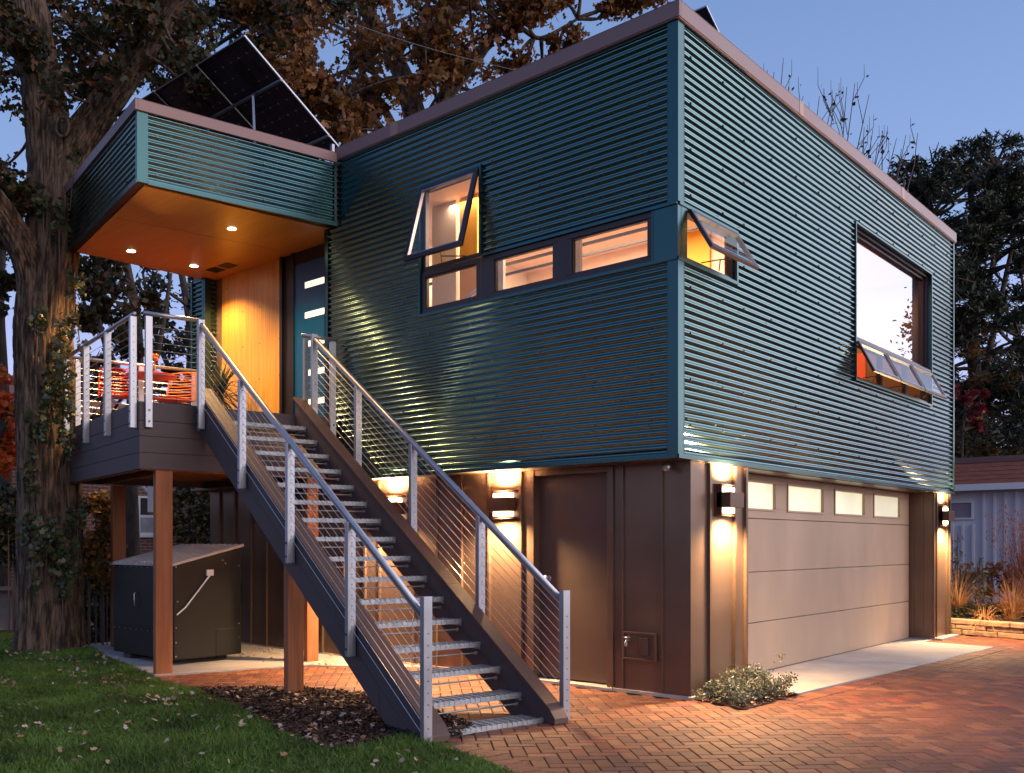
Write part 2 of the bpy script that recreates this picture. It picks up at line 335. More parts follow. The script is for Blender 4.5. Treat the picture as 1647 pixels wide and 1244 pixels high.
def clump(c, r, n, rng=RNG, squash=.75, sub=7):
    """points grouped into sub-clumps inside an ellipsoid, leaving gaps between them"""
    c = np.array(c, dtype=float); rr = np.array(r if hasattr(r, '__len__') else (r, r, r*squash), dtype=float)
    k = max(3, int(sub)); d = rng.normal(size=(k, 3)); d /= np.linalg.norm(d, axis=1)[:, None]
    cc = c + d*rr*(rng.random((k, 1))**.45)
    idx = rng.integers(0, k, n)
    return cc[idx] + rng.normal(size=(n, 3))*rr*(.62/ k**.42)
def limb(mb, pts, r0, r1, n=9, wob=.0):
    pts = [Vector(p) for p in pts]; out_ = []; rs = []
    segs = len(pts)-1; sub = 4
    for i in range(segs):
        p0 = pts[max(i-1, 0)]; p1 = pts[i]; p2 = pts[i+1]; p3 = pts[min(i+2, segs)]
        for j in range(sub + (1 if i == segs-1 else 0)):
            t = j/sub; q = .5*((2*p1)+(-p0+p2)*t+(2*p0-5*p1+4*p2-p3)*t*t+(-p0+3*p1-3*p2+p3)*t**3)
            T = (i+t)/segs; rr = r0+(r1-r0)*T
            out_.append(q + Vector((random.uniform(-1, 1), random.uniform(-1, 1), random.uniform(-1, 1)))*wob*rr); rs.append(rr*(1+random.uniform(-1, 1)*wob*.6))
    mb.tube(out_, rs, n); return out_
exec_parts = []
# ================================================================== HOUSE
ZB, ZF, ZT = 2.19, 6.06, 6.20
house = thing('house', 'two storey garage house clad in green corrugated metal over brown panels, lit up at dusk', 'house', (-2.0, 3.0, 0))
PITCH = .0690; AMP = .0112
def corr(mb, P, d, n, s0, s1, z0, z1, step=None):
    """horizontal ribs; P origin on plane, d along, n outward"""
    P, d, n = Vector(P), Vector(d), Vector(n); k = 10
    zs = [z0] + [i*PITCH/k for i in range(math.ceil(z0*k/PITCH+.01), math.floor(z1*k/PITCH-.01)+1)] + [z1]
    base = len(mb.v)
    for z in zs:
        off = -.0005 - AMP + AMP*math.cos(2*math.pi*z/PITCH)
        for s in (s0, s1): q = P + d*s + n*off; mb.v.append((q.x, q.y, z))
    flip = d.cross(Vector((0, 0, 1))).dot(n) < 0
    for i in range(len(zs)-1):
        a = base+2*i; f = (a, a+1, a+3, a+2); mb.f.append(f[::-1] if flip else f)
def screws(mb, P, d, n, s0, s1, z0, z1, sp=.62, zsp=PITCH*6):
    P, d, n = Vector(P), Vector(d), Vector(n); z = math.ceil(z0/zsp)*zsp; row = 0
    while z < z1:
        s = s0+.14+(row % 2)*sp*.0
        while s < s1:
            q = P+d*s+n*.004; q.z = z; a = q-d*.006; b2 = q+d*.006
            mb.tube([q-n*.006, q+n*.005], .0115, 6)
            s += sp
        z += zsp; row += 1
def siding(name, P, d, n, rects, m=None, parent=house, scr=True):
    mb = MB()
    for r in rects: corr(mb, P, d, n, *r)
    o = mb.build(name, m or M['green'], parent, smooth=True)
    if scr:
        sb = MB()
        for r in rects: screws(sb, P, d, n, *r)
        sb.build('screw_row', M['bolt'], o, kind='stuff')
    return o
X_, Y_ = Vector((1, 0, 0)), Vector((0, 1, 0))
W = 8.43
LR = [(-4.85, -3.22, ZB+.01, ZF), (-3.22, -2.30, ZB+.01, 3.93), (-3.22, -2.30, 5.39, ZF), (-2.30, -.09, ZB+.01, 3.93), (-2.30, -.09, 4.45, ZF)]
siding('corrugated_siding', (0, 0, 0), X_, -Y_, LR)
RR = [(.09, 1.15, ZB+.01, 3.93), (.09, 1.15, 4.45, ZF), (1.15, 4.27, ZB+.01, ZF), (4.27, 7.31, ZB+.01, 3.41), (4.27, 7.31, 5.35, ZF), (7.31, W-.04, ZB+.01, ZF)]
siding('corrugated_siding', (0, 0, 0), Y_, X_, RR)
# wall core behind the sheets (gives the windows their reveals)
core = MB()
for a, b, z0, z1 in [(-8.0, -3.22, ZB+.02, 6.0), (-3.22, -2.30, ZB+.02, 3.93), (-3.22, -2.30, 5.39, 6.0), (-2.30, -.03, ZB+.02, 3.93), (-2.30, -.03, 4.45, 6.0)]:
    if a < -4.85:
        core.box(-4.85, b, .024, .14, z0, z1); core.box(-8.0, -4.85, .36, .45, z0, z1); core.box(-4.87, -4.78, .14, .46, z0, z1); core.box(-8.0, -4.85, .02, .355, 5.40, 6.0)
    else: core.box(a, b, .024, .14, z0, z1)
for a, b, z0, z1 in [(.14, 1.15, ZB+.02, 3.93), (.14, 1.15, 4.45, 6.0), (1.15, 4.27, ZB+.02, 6.0), (4.27, 7.31, ZB+.02, 3.41), (4.27, 7.31, 5.35, 6.0), (7.31, W-.03, ZB+.02, 6.0)]:
    core.box(-.14, -.024, a, b, z0, z1)
core.box(-.14, -.024, .024, .14, 3.9, 4.5)
core.box(-8.0, -7.9, .36, W, ZB+.02, 6.0); core.box(-8.0, 0, W-.03, W-.13, ZB+.02, 6.0) if False else core.box(-7.9, -.14, W-.13, W-.03, ZB+.02, 6.0)
core.build('wall', M['brown'], house)
# floor / soffit between storeys, roof deck
fl = MB(); fl.box(-7.9, -.02, .02, W-.03, ZB-.012, ZB+.018); fl.build('overhang_soffit', M['brown'], house)
MB().box(-7.9, -.14, .14, W-.13, 5.55, 5.62).build('ceiling', M['peach'], house)
MB().box(-7.98, -.03, .03, W-.04, 5.90, 5.97).build('roof', M['roofm'], house)
# trims
for z0, z1 in ((ZB, 3.935), (4.445, ZF)):
    tb = MB(); tb.box(-.10, .004, -.004, .0, z0, z1); tb.box(0, .004, 0, .10, z0, z1)
    tb.box(-.104, -.10, -.006, .0, z0, z1); tb.box(0, .006, .10, .104, z0, z1)
    tb.build('corner_trim', M['greentrim'], house)
tb = MB(); tb.box(-4.86, -4.80, -.005, .0, ZB, 5.27); tb.box(-4.865, -4.85, -.005, .35, 2.94, 5.27); tb.build('edge_trim', M['greentrim'], house)
tb = MB(); tb.box(-.01, .006, W-.045, W+.004, ZB, ZF+.01); tb.box(-.03, .0, W-.002, W+.003, ZB, ZF); tb.build('edge_trim', M['greentrim'], house)
tb = MB(); tb.box(-4.79, .012, -.012, -.002, ZB-.014, ZB+.022); tb.build('drip_flashing', M['greentrim'], house)
tb = MB(); tb.box(.002, .012, -.012, W, ZB-.014, ZB+.022); tb.build('drip_flashing', M['greentrim'], house)
# parapet cap
def capstrip(L0, L1, side, z0, z1, seams, Mx=ID):
    pass
pc = MB(); pc.box(-4.63, .03, -.03, .0, ZF, ZT); pc.box(-4.63, .03, -.03, .22, ZT, ZT+.008); pc.box(-4.63, .024, -.024, -.004, ZF-.012, ZF)
pf = pc.build('parapet_cap', M['fascia'], house, bevel=.004)
pc = MB(); pc.box(0, .03, 0, W+.03, ZF, ZT); pc.box(-.22, .03, .22, W+.03, ZT, ZT+.008); pc.box(.004, .024, 0, W+.02, ZF-.012, ZF)
pc.build('parapet_cap', M['fascia'], house, bevel=.004)
each('cap_joint', mat('cap_joint', (.32, .18, .145), .4, .3), house, [(.030, .033, y, y+.10, ZF-.001, ZT+.009) for y in (2.55, 5.9)]+[(-3.66, -3.54, -.033, -.030, ZF-.001, ZT+.009)])
pc = MB(); pc.box(-8.0, .0, W-.0, W+.03, ZF, ZT); pc.box(-8.03, -8.0, .3, W+.03, ZF, ZT); pc.build('parapet_cap', M['fascia'], house)
# lower storey ------------------------------------------------------
YA = .281
lw = MB()
lw.box(-7.82, -1.90, YA, YA+.12, .03, ZB-.012); lw.box(-1.90, -.86, YA, YA+.12, 2.12, ZB-.012); lw.box(-.86, -.03, YA, YA+.12, .03, ZB-.012)
lw.build('panel_wall', M['brown'], house)
lw = MB(); lw.box(-.15, -.03, YA+.12, 1.394, .03, ZB-.012); lw.box(-.36, -.15, 1.30, 1.394, .03, ZB-.012)
lw.build('panel_wall', M['brown'], house)
lw = MB(); lw.box(-.36, -.03, 7.43, 8.30, .03, ZB-.012); lw.build('panel_wall', M['brown'], house)
MB().box(-7.82, -7.72, YA+.12, 8.30, .03, ZB-.012).build('panel_wall', M['brown'], house)
MB().box(-7.72, -.36, 8.2, 8.30, .03, ZB-.012).build('panel_wall', M['brown'], house)
bts = []
for x in (-7.55, -7.17, -6.78, -6.42, -6.03, -5.63, -5.23, -4.81, -4.42, -4.16, -3.60, -3.22, -2.83, -2.425, -1.985):
    bts.append((x-.013, x+.013, YA-.032, YA, .035, ZB-.02))
for x in (-.745, -.32): bts.append((x-.010, x+.010, YA-.020, YA, .035, ZB-.02))
bts.append((-.875, -.850, YA-.022, YA, .035, ZB-.02))
for y in (.615, 1.125, 1.36): bts.append((-.03, .0, y-.022, y+.018, .035, ZB-.02))
for y in (7.47, 7.60, 8.12, 8.27): bts.append((-.03, -.002, y-.02, y+.018, .035, ZB-.02))
bts += [(-.17, -.15, 7.405, 7.43, .035, ZB-.02), (-.30, -.28, 7.41, 7.43, .035, ZB-.02)]
each('batten', M['brown'], house, bts)
# lighter concrete foot
each('foundation', M['slab'], house, [(-7.84, -1.92, YA-.02, YA+.1, 0, .03), (-1.92, -.85, YA-.06, YA+.3, 0, .028), (-.85, .0, YA-.035, YA+.1, 0, .03), (-.15, .0, YA+.1, 1.394, 0, .03), (-.36, .10, 7.45, 8.36, 0, .03)])
# brown person door
df = MB(); df.box(-1.90, -1.82, YA-.02, YA+.10, .03, 2.17); df.box(-.925, -.875, YA-.012, YA+.10, .03, 2.17); df.box(-1.82, -.925, YA-.012, YA+.10, 2.115, 2.168)
dfo = df.build('door_frame', M['brown'], house)
dr = MB(); dr.box(-1.82, -.925, YA+.085, YA+.12, .045, 2.115); dro = dr.build('door', M['browndoor'], house)
kn = MB(); kx = -1.70; kn.tube([(kx, YA+.086, 1.06), (kx, YA+.05, 1.06)], .012, 8); kn.tube([(kx, YA+.055, 1.06), (kx, YA+.04, 1.06), (kx, YA+.02, 1.06), (kx, YA+.012, 1.06)], [.012, .03, .03, .008], 12)
kn.tube([(kx, YA+.086, 1.06), (kx, YA+.08, 1.06)], .032, 12); kn.build('knob', M['rail'], dro, smooth=True)
# dark shed door pull under the deck
hp = MB(); hp.box(-7.22, -7.05, YA-.035, YA-.031, .60, .86); hp.tube([(-6.99, YA-.03, .62), (-6.99, YA-.075, .64), (-6.99, YA-.075, .82), (-6.99, YA-.03, .84)], .010, 8)
hp.tube([(-7.13, YA-.035, .65), (-7.13, YA-.075, .66), (-7.13, YA-.075, .80), (-7.13, YA-.035, .81)], .010, 8); hp.build('door_pull', M['dark'], house)
# utility box with hose tap
ub = MB(); zz0, zz1, xx0, xx1 = .32, .585, -.725, -.365
for a in ((xx0, xx1, zz1-.02, zz1), (xx0, xx1, zz0, zz0+.02), (xx0, xx0+.018, zz0+.02, zz1-.02), (xx1-.018, xx1, zz0+.02, zz1-.02)): ub.box(a[0], a[1], YA-.05, YA-.022, a[2], a[3])
ub.box(xx0+.018, xx1-.018, YA-.030, YA-.021, zz0+.02, zz1-.02); ubo = ub.build('hose_box', M['brown'], house, bevel=.003)
ub = MB(); ub.box(-.535, -.445, YA-.062, YA-.030, .37, .535); ub.build('outlet_cover', M['browndoor'], ubo, bevel=.004)
ub = MB(); ub.tube([(-.66, YA-.03, .50), (-.66, YA-.08, .50), (-.655, YA-.10, .485), (-.65, YA-.10, .45)], [.016, .014, .014, .016], 10); ub.tube([(-.69, YA-.07, .53), (-.63, YA-.07, .53)], .008, 8)
ub.tube([(-.66, YA-.07, .50), (-.66, YA-.07, .53)], .006, 6); ub.build('hose_tap', M['galv'], ubo, smooth=True)
# small flood camera under the eave
ub = MB(); ub.tube([(-.245, YA, 2.12), (-.235, YA-.05, 2.125)], .02, 10); ub.tube([(-.235, YA-.04, 2.13), (-.21, YA-.13, 2.105)], [.030, .032], 14); ub.build('security_camera', M['rail'], house, smooth=True)
# garage door
XD = -.35
gd = MB(); zsec = [.012, .56, 1.11, 1.69, 2.17]
for i in range(3): gd.box(XD-.05, XD, 1.42, 7.43, zsec[i]+.004, zsec[i+1]-.004)
py = [(1.72, 2.77), (3.12, 4.15), (4.54, 5.56), (5.94, 7.0)]
z0, z1 = 1.694, 2.168; wz0, wz1 = 1.80, 2.085
gd.box(XD-.05, XD, 1.42, 7.43, z0, wz0); gd.box(XD-.05, XD, 1.42, 7.43, wz1, z1)
ys = [1.42]+[q for p in py for q in p]+[7.43]
for i in range(0, 10, 2): gd.box(XD-.05, XD, ys[i], ys[i+1], wz0, wz1)
gd.box(XD-.06, XD-.05, 1.42, 7.43, .02, 1.70)
gdo = gd.build('garage_door', M['garage'], house, bevel=.003)
for a, b in py:
    f = MB(); t = .024
    f.box(XD+.001, XD+.014, a-t, b+t, wz1, wz1+t); f.box(XD+.001, XD+.014, a-t, b+t, wz0-t, wz0); f.box(XD+.001, XD+.014, a-t, a, wz0, wz1); f.box(XD+.001, XD+.014, b, b+t, wz0, wz1)
    fo = f.build('window_frame', M['garage'], gdo, bevel=.003)
    MB().box(XD-.03, XD-.022, a, b, wz0, wz1).build('frosted_pane', M['frosted'], gdo)
MB().box(XD-.05, -.05, 1.394, 7.43, 2.172, ZB-.014).build('door_header', M['brown'], house)
sl = MB(); sl.box(XD-.02, XD+.012, 1.42, 7.40, 0.001, .014); sl.build('door_seal', M['dark'], gdo)
# wall lamps --------------------------------------------------------
def sconce(loc, rot, power):
    root = bpy.data.objects.new('wall_lamp', None)
    P = Matrix.Translation(loc) @ Matrix.Rotation(rot, 4, 'Z')      # local: x right, -y outward, z up, origin on wall
    b = MB(P); b.box(-.175, .175, -.014, 0, -.155, .155); body = b.build('wall_lamp', M['lampmetal'], house, bevel=.002)
    b = MB(P)
    for s in (-1, 1): b.box(-.165, .135, -.07, -.0145, s*.142-.008, s*.142+.008)
    b.box(-.165, -.150, -.07, -.0145, -.134, .134); b.build('bracket', M['lampmetal'], body)
    b = MB(P); b.box(-.165, .115, -.16, -.020, -.072, .072); b.build('band', M['lampmetal'], body, bevel=.003)
    for s in (-1, 1):
        b = MB(P); b.box(-.145, .095, -.075, -.022, s*.0735, s*.122); b.build('lens', M['lens'], body)
        ld = bpy.data.lights.new('lamp_light', 'SPOT'); ld.spot_size = R_(150); ld.spot_blend = .8; ld.energy = power; ld.color = (1, .62, .30); ld.shadow_soft_size = .055
        lo = bpy.data.objects.new('lamp_light', ld); COL.objects.link(lo); lo.location = P @ Vector((-.02, -.15, s*.128)); lo.rotation_euler = (math.pi if s > 0 else 0, 0, 0)
        lo.parent = body; lo.matrix_parent_inverse = root_matrix(body).inverted()
    bpy.data.objects.remove(root)
PW = 250
sconce((-2.175, YA-.001, 1.83), 0, PW); sconce((-3.86, YA-.001, 1.83), 0, PW)
sconce((-.03+.001, .90, 1.83), math.pi/2, PW); sconce((-.03+.001, 7.86, 1.83), math.pi/2, PW)
# entry recess ------------------------------------------------------
ZD = 2.933
ww = MB(); ww.box(-7.62, -6.185, .35, .36, ZD, 5.272); wwo = ww.build('wood_panel_wall', M['woodwall'], house)
sc = MB()
for x in (-7.5, -7.1, -6.7, -6.25):
    for z in (3.2, 3.7, 4.2, 4.7, 5.1): sc.tube([(x, .351, z), (x, .346, z)], .009, 6)
sc.build('screw_row', M['bolt'], wwo, kind='stuff')
MB().box(-6.92, -6.85, .335, .349, 3.12, 3.24).build('doorbell_plate', M['white'], house, bevel=.002)
b = MB(); b.box(-6.185, -6.13, .30, .36, ZD, 5.272); b.box(-6.13, -5.88, .335, .36, ZD, 5.272); b.box(-5.93, -5.875, .30, .335, ZD, 5.272); b.box(-5.875, -4.865, .32, .36, 5.10, 5.272)
b.build('door_surround', M['dark'], house)
b = MB(); lites = [(4.76, 4.845), (4.365, 4.45), (3.99, 4.07), (3.61, 3.69), (3.225, 3.305)]
zc = ZD+.02
for z0, z1 in sorted(lites):
    b.box(-5.875, -4.866, .318, .358, zc, z0); b.box(-5.875, -5.672, .318, .358, z0, z1); b.box(-4.93, -4.866, .318, .358, z0, z1); zc = z1
b.box(-5.875, -4.866, .318, .358, zc, 5.10); td = b.build('entry_door', M['teal'], house)
for z0, z1 in lites: MB().box(-5.672, -4.93, .330, .345, z0, z1).build('door_window', emit('door_window_glow', (1, .88, .60), .62) if z0 == 4.76 else bpy.data.materials['door_window_glow'], td)
# pier with the corrugated corner
siding('corrugated_siding', (0, .158, 0), X_, -Y_, [(-8.10, -7.83, ZD, 5.27)], scr=False)
siding('corrugated_siding', (-7.76, 0, 0), Y_, X_, [(.24, .35, ZD, 5.27)], scr=False)
b = MB(); b.box(-7.84, -7.755, .153, .158, ZD, 5.27); b.box(-7.76, -7.755, .158, .25, ZD, 5.27); b.build('corner_trim', M['greentrim'], house)
b = MB(); b.box(-8.13, -8.095, .150, .185, ZB, 5.27); b.build('edge_trim', M['greentrim'], house)
MB().box(-8.10, -7.785, .182, .36, ZB, 5.40).build('wall', M['brown'], house)
# canopy ------------------------------------------------------------
L1, L2, ZC, ZCF, ZCT = 2.40, 3.035, 5.272, 6.024, 6.141
u_, v_ = FR.to_3x3() @ Vector((1, 0, 0)), FR.to_3x3() @ Vector((0, 1, 0))
K0 = FRP(0, 0)
siding('corrugated_siding', K0, v_, u_, [(.07, L1-.02, ZC+.03, ZCF)])
siding('corrugated_siding', FRP(-L2, 0), u_, -v_, [(.03, L2-.03, ZC+.03, ZCF)])
cm = MB(FR); cm.box(-.05, .004, -.004, 0, ZC, ZCF); cm.box(0, .004, -.004, .115, ZC, ZCF); cm.build('corner_trim', M['greentrim'], house)
for q in ((-.004, .006, L1-.045, L1-.015, ZC, ZCF), (-L2-.004, -L2+.03, -.006, 0, ZC, ZCF)):
    cm = MB(FR); cm.box(*q); cm.build('edge_trim', M['greentrim'], house)
cm = MB(FR); cm.box(-.001, .010, .115, L1, ZC-.012, ZC+.032); cm.box(-L2, -.0, -.010, .001, ZC-.012, ZC+.032); cm.build('drip_flashing', M['greentrim'], house)
def canopy_poly(ins=0):
    a = FRP(-ins, ins); e = FRP(-ins, L1+.02); e2 = Vector((e.x, .018, 0)); f = FRP(-L2+ins, ins)
    g = f+v_*((.018-f.y)/v_.y)
    return [(a.x, a.y), (e2.x, .018), (g.x, .018), (f.x, f.y)]
MB().prism(canopy_poly(.025), ZC+.034, 6.0).build('canopy_core', M['brown'], house)
cm = MB(FR); cm.box(-L2-.03, .03, -.03, 0, ZCF, ZCT); cm.box(0, .03, 0, L1-.02, ZCF, ZCT); cm.box(-L2-.03, .03, -.03, .12, ZCT, ZCT+.006); cm.box(-.12, .03, .12, L1-.03, ZCT, ZCT+.006); cm.box(-L2-.03, -L2, 0, 3.0, ZCF, ZCT)
cm.build('parapet_cap', M['fascia'], house, bevel=.004)
# soffit boards run over the canopy and the recess
p = canopy_poly(.10)
sf = MB(); sf.prism([p[0], (p[1][0], .352), (-7.9, .352), (-7.9, .10), p[3]][::-1][::-1], ZC+.0, ZC+.012)
sfo = sf.build('canopy_soffit', M['soffit'], house)
MB().prism(canopy_poly(.02), ZC+.013, ZC+.033).build('soffit_edge', M['dark'], house)
jl = MB(FR); jl.box(-1.30, -1.294, .1, 2.2, ZC-.001, ZC+.002); jl.build('panel_joint', M['dark'], sfo)
for u, v in ((-.845, 1.401), (-2.465, .67), (-2.634, 1.578)):
    c = FRP(u, v, ZC)
    dd = MB(); dd.disc((c.x, c.y, ZC-.004), .060, ZC-.001); d1 = dd.build('downlight', M['white'], house)
    dd = MB(); dd.disc((c.x, c.y, ZC-.007), .052, ZC-.0045); dd.build('lens', M['disc'], d1)
    ld = bpy.data.lights.new('lamp_light', 'SPOT'); ld.energy = 130 if u > -1 else 185; ld.color = (1, .57, .22); ld.spot_size = R_(128); ld.spot_blend = .6; ld.shadow_soft_size = .05
    lo = bpy.data.objects.new('lamp_light', ld); COL.objects.link(lo); lo.location = (c.x, c.y, ZC-.02); lo.parent = d1; lo.matrix_parent_inverse = root_matrix(d1).inverted()
vt = MB(); 
for x in (-7.42, -7.12): 
    vt.box(x, x+.22, -.05, .13, ZC-.008, ZC-.001)
vt.build('soffit_vent', M['dark'], sfo)
# windows -----------------------------------------------------------
def ring(mb, a0, a1, z0, z1, t, d0, d1, plane):
    """rectangular frame; plane 'y' (spans x) or 'x' (spans y); d0,d1 depth range"""
    for r in ((a0, a1, z1-t, z1), (a0, a1, z0, z0+t), (a0, a0+t, z0+t, z1-t), (a1-t, a1, z0+t, z1-t)):
        if plane == 'y': mb.box(r[0], r[1], d0, d1, r[2], r[3])
        else: mb.box(d0, d1, r[0], r[1], r[2], r[3])
def pane(mb, a0, a1, z0, z1, d, plane, th=.004):
    if plane == 'y': mb.quad((a0, d, z0), (a1, d, z0), (a1, d, z1), (a0, d, z1))
    else: mb.quad((d, a0, z0), (d, a1, z0), (d, a1, z1), (d, a0, z1))
b = MB()   # green casing round the whole L-shaped opening
for r in ((-3.225, -2.300, 5.365, 5.39), (-3.225, -3.200, 3.93, 5.365), (-2.325, -2.300, 4.45, 5.365), (-2.30, -.005, 4.42, 4.45), (-3.20, -.005, 3.93, 3.96)): b.box(r[0], r[1], -.016, .10, r[2], r[3])
b.box(-2.315, -2.30, -.020, -.016, 4.445, 5.37)
b.build('window_casing', M['greentrim'], house)
def window(a0, a1, z0, z1, plane, gm='glass', t=.055, d0=.01, d1=.07, parent=house, back=False):
    s = 1 if plane == 'y' else -1
    b = MB(); ring(b, a0, a1, z0, z1, t, s*d0, s*d1, plane); f = b.build('window', M['frame'], parent, bevel=.003)
    b = MB(); ring(b, a0+t, a1-t, z0+t, z1-t, .014, s*(d0+.012), s*(d1-.008), plane); b.build('glazing_bead', M['dark'], f)
    b = MB(); pane(b, a0+t, a1-t, z0+t, z1-t, s*(d0+.03), plane); b.build('pane', M[gm], f)
    return f
window(-3.198, -2.327, 3.962, 4.425, 'y')
window(-2.196, -1.325, 3.962, 4.418, 'y'); window(-1.215, -.255, 3.962, 4.418, 'y')
each('mullion', M['frame'], house, [(-2.327, -2.196, .012, .06, 3.962, 4.418), (-1.325, -1.215, .012, .06, 3.962, 4.418)])
b = MB(); b.box(-.255, -.002, .0, .06, 3.962, 4.418); b.box(-.06, .0, .06, .165, 3.962, 4.418); b.box(-.265, -.25, -.004, .0, 3.962, 4.418); b.build('corner_panel', M['greentrim'], house)
b = MB(); b.box(-.10, .0, .02, 1.15, 4.42, 4.45); b.box(-.10, .012, .0, 1.15, 3.93, 3.96); b.box(-.10, .010, 1.12, 1.15, 3.96, 4.42); b.box(0, .010, .02, 1.15, 4.42, 4.45); b.build('window_casing', M['greentrim'], house)
def awning(a0, a1, z0, z1, ang, plane, t=.05, gm='sashglass', fixed=True, th=.035, arm=True):
    """fixed frame plus an open top-hung sash"""
    s = 1 if plane == 'y' else -1
    b = MB(); ring(b, a0, a1, z0, z1, .045 if plane == 'y' else .035, s*.03, s*.085, plane); f = b.build('window', M['frame'], house)
    h = z1-z0-.02
    if plane == 'y': Mx = Matrix.Translation((0, -.012, z1-.01)) @ Matrix.Rotation(-ang, 4, 'X')
    else: Mx = Matrix.Translation((.012, 0, z1-.01)) @ Matrix.Rotation(-ang, 4, 'Y')
    b = MB(Mx); ring(b, a0+.008, a1-.008, -h, 0, t, -th/2, th/2, plane); sash = b.build('sash', M['frame'], f, bevel=.003)
    b = MB(Mx); ring(b, a0+.008+t, a1-.008-t, -h+t, -t, .008, -th/2-.002, th/2+.002, plane); b.build('glazing_bead', M['rail'], sash)
    b = MB(Mx); pane(b, a0+.008+t, a1-.008-t, -h+t, -t, 0, plane); b.build('pane', M[gm], sash)
    # scissor arm
    if arm:
        q = Mx @ (Vector(((a0+a1)/2+.1, 0, -h+.03)) if plane == 'y' else Vector((0, (a0+a1)/2+.1, -h+.03)))
        c1 = Vector(((a0+a1)/2-.15, .04, z0+.05)) if plane == 'y' else Vector((-.04, (a0+a1)/2-.15, z0+.05))
        c2 = Vector(((a0+a1)/2+.2, .04, z0+.05)) if plane == 'y' else Vector((-.04, (a0+a1)/2+.2, z0+.05))
        b = MB(); b.tube([c1, (c1+q)/2+Vector((0, 0, .01)), q], .006, 6); b.tube([c2, (c1+q)/2], .006, 6); b.build('stay_arm', M['dark'], f)
    return f
awning(-3.198, -2.327, 4.44, 5.362, R_(16.5), 'y')
awning(.168, 1.118, 3.962, 4.418, R_(30), 'x', t=.035)
# big window
b = MB()
for r in ((4.272, 4.295, 3.41, 5.345), (7.285, 7.31, 3.41, 5.345), (4.295, 7.285, 5.322, 5.345), (4.295, 7.285, 3.41, 3.435)): b.box(-.15, .012, r[0], r[1], r[2], r[3])
b.build('window_casing', M['greentrim'], house)
b = MB(); ring(b, 4.297, 7.283, 3.93, 5.320, .07, -.16, -.09, 'x'); ring(b, 4.297, 7.283, 3.93, 5.320, .035, -.09, -.05, 'x'); bw = b.build('window', M['frame'], house)
b = MB(); pane(b, 4.36, 7.22, 3.99, 5.255, -.125, 'x'); b.build('pane', M['mirrorglass'], bw)
b = MB(); b.box(-.12, .004, 4.297, 7.283, 3.895, 3.93); b.build('mullion', M['frame'], house)
aw = [(4.30, 5.29), (5.295, 6.285), (6.29, 7.28)]
for a0, a1 in aw: awning(a0, a1, 3.437, 3.893, R_(27), 'x', t=.032, gm='sashglass', th=.03)
# interior ----------------------------------------------------------
b = MB(); b.box(-7.9, -.14, .14, W-.13, 2.90, 2.933); b.build('floor', M['greyboard'], house)
b = MB(); b.box(-4.80, -.141, 3.9, 4.0, 2.934, 5.549); b.build('interior_wall', M['peach'], house)
b = MB(); b.box(-4.86, -4.78, .461, 3.9, 2.934, 5.549); b.box(-3.35, -3.2, 1.2, 3.9, 2.934, 5.549) if False else b.box(-3.9, -3.5, .9, 1.15, 2.934, 5.549); b.build('interior_wall', M['cream'], house)
each('interior_wall', M['ochre'], house, [(-3.44, -3.16, .9, 1.0, 2.934, 5.549), (-2.25, -1.72, 3.86, 3.895, 2.934, 5.549)])
b = MB(); b.box(-3.0, -2.9, 4.0, W-.14, 2.934, 5.549); b.build('interior_wall', M['ochre'], house)
b = MB()
for y in (4.35, 5.3, 6.25, 7.2): b.box(-1.3, -.9, y, y+.05, 2.934, 4.3)
for z in (3.5, 3.85): b.box(-1.3, -.9, 4.2, 7.5, z, z+.03)
b.build('bookshelf', M['redroom'], house)
each('interior_post', M['cream'], house, [(-2.57, -2.41, .48, .52, 2.934, 5.549), (-1.53, -1.39, .48, .52, 2.934, 5.549)])
b = MB(); b.tube([(-3.05, .55, 3.0), (-3.05, .55, 4.05), (-2.98, .55, 4.22), (-2.85, .55, 4.28), (-2.72, .55, 4.22), (-2.68, .55, 4.05)], .022, 10); b.build('arc_lamp', M['white'], house, smooth=True)
b = MB(); b.box(-4.3, -3.95, 1.6, 2.1, 2.934, 4.9); b.build('wardrobe', M['greyboard'], house)
b = MB(); b.box(-2.9, -1.4, 3.6, 3.88, 4.35, 4.42); [b.box(-2.85+i*.11, -2.79+i*.11, 3.66, 3.84, 4.42, 4.42+.16+.05*(i % 3)) for i in range(12)]; b.build('book_shelf', M['redroom'], house)
# lattice of a track and ceiling light fixture
b = MB(); b.box(-4.5, -.5, 1.40, 1.43, 4.80, 4.83); b.box(-4.5, -.5, 2.6, 2.63, 5.12, 5.15); b.build('ceiling_track', M['dark'], house)
for nm, loc, sz, en, colr in (('room_light', (-2.4, 2.0, 5.50), 2.4, 150, (1, .70, .47)), ('room_light', (-1.6, 6.2, 5.50), 2.0, 40, (1, .55, .25))):
    ld = bpy.data.lights.new(nm, 'AREA'); ld.energy = en; ld.color = colr; ld.size = sz
    lo = bpy.data.objects.new(nm, ld); COL.objects.link(lo); lo.location = loc; lo.parent = house; lo.matrix_parent_inverse = root_matrix(house).inverted()
    MB().box(loc[0]-.3, loc[0]+.3, loc[1]-.3, loc[1]+.3, 5.52, 5.549).build('ceiling_lamp', emit('ceiling_lamp', (1, .8, .55), 2.0) if 'ceiling_lamp' not in bpy.data.materials else bpy.data.materials['ceiling_lamp'], house)
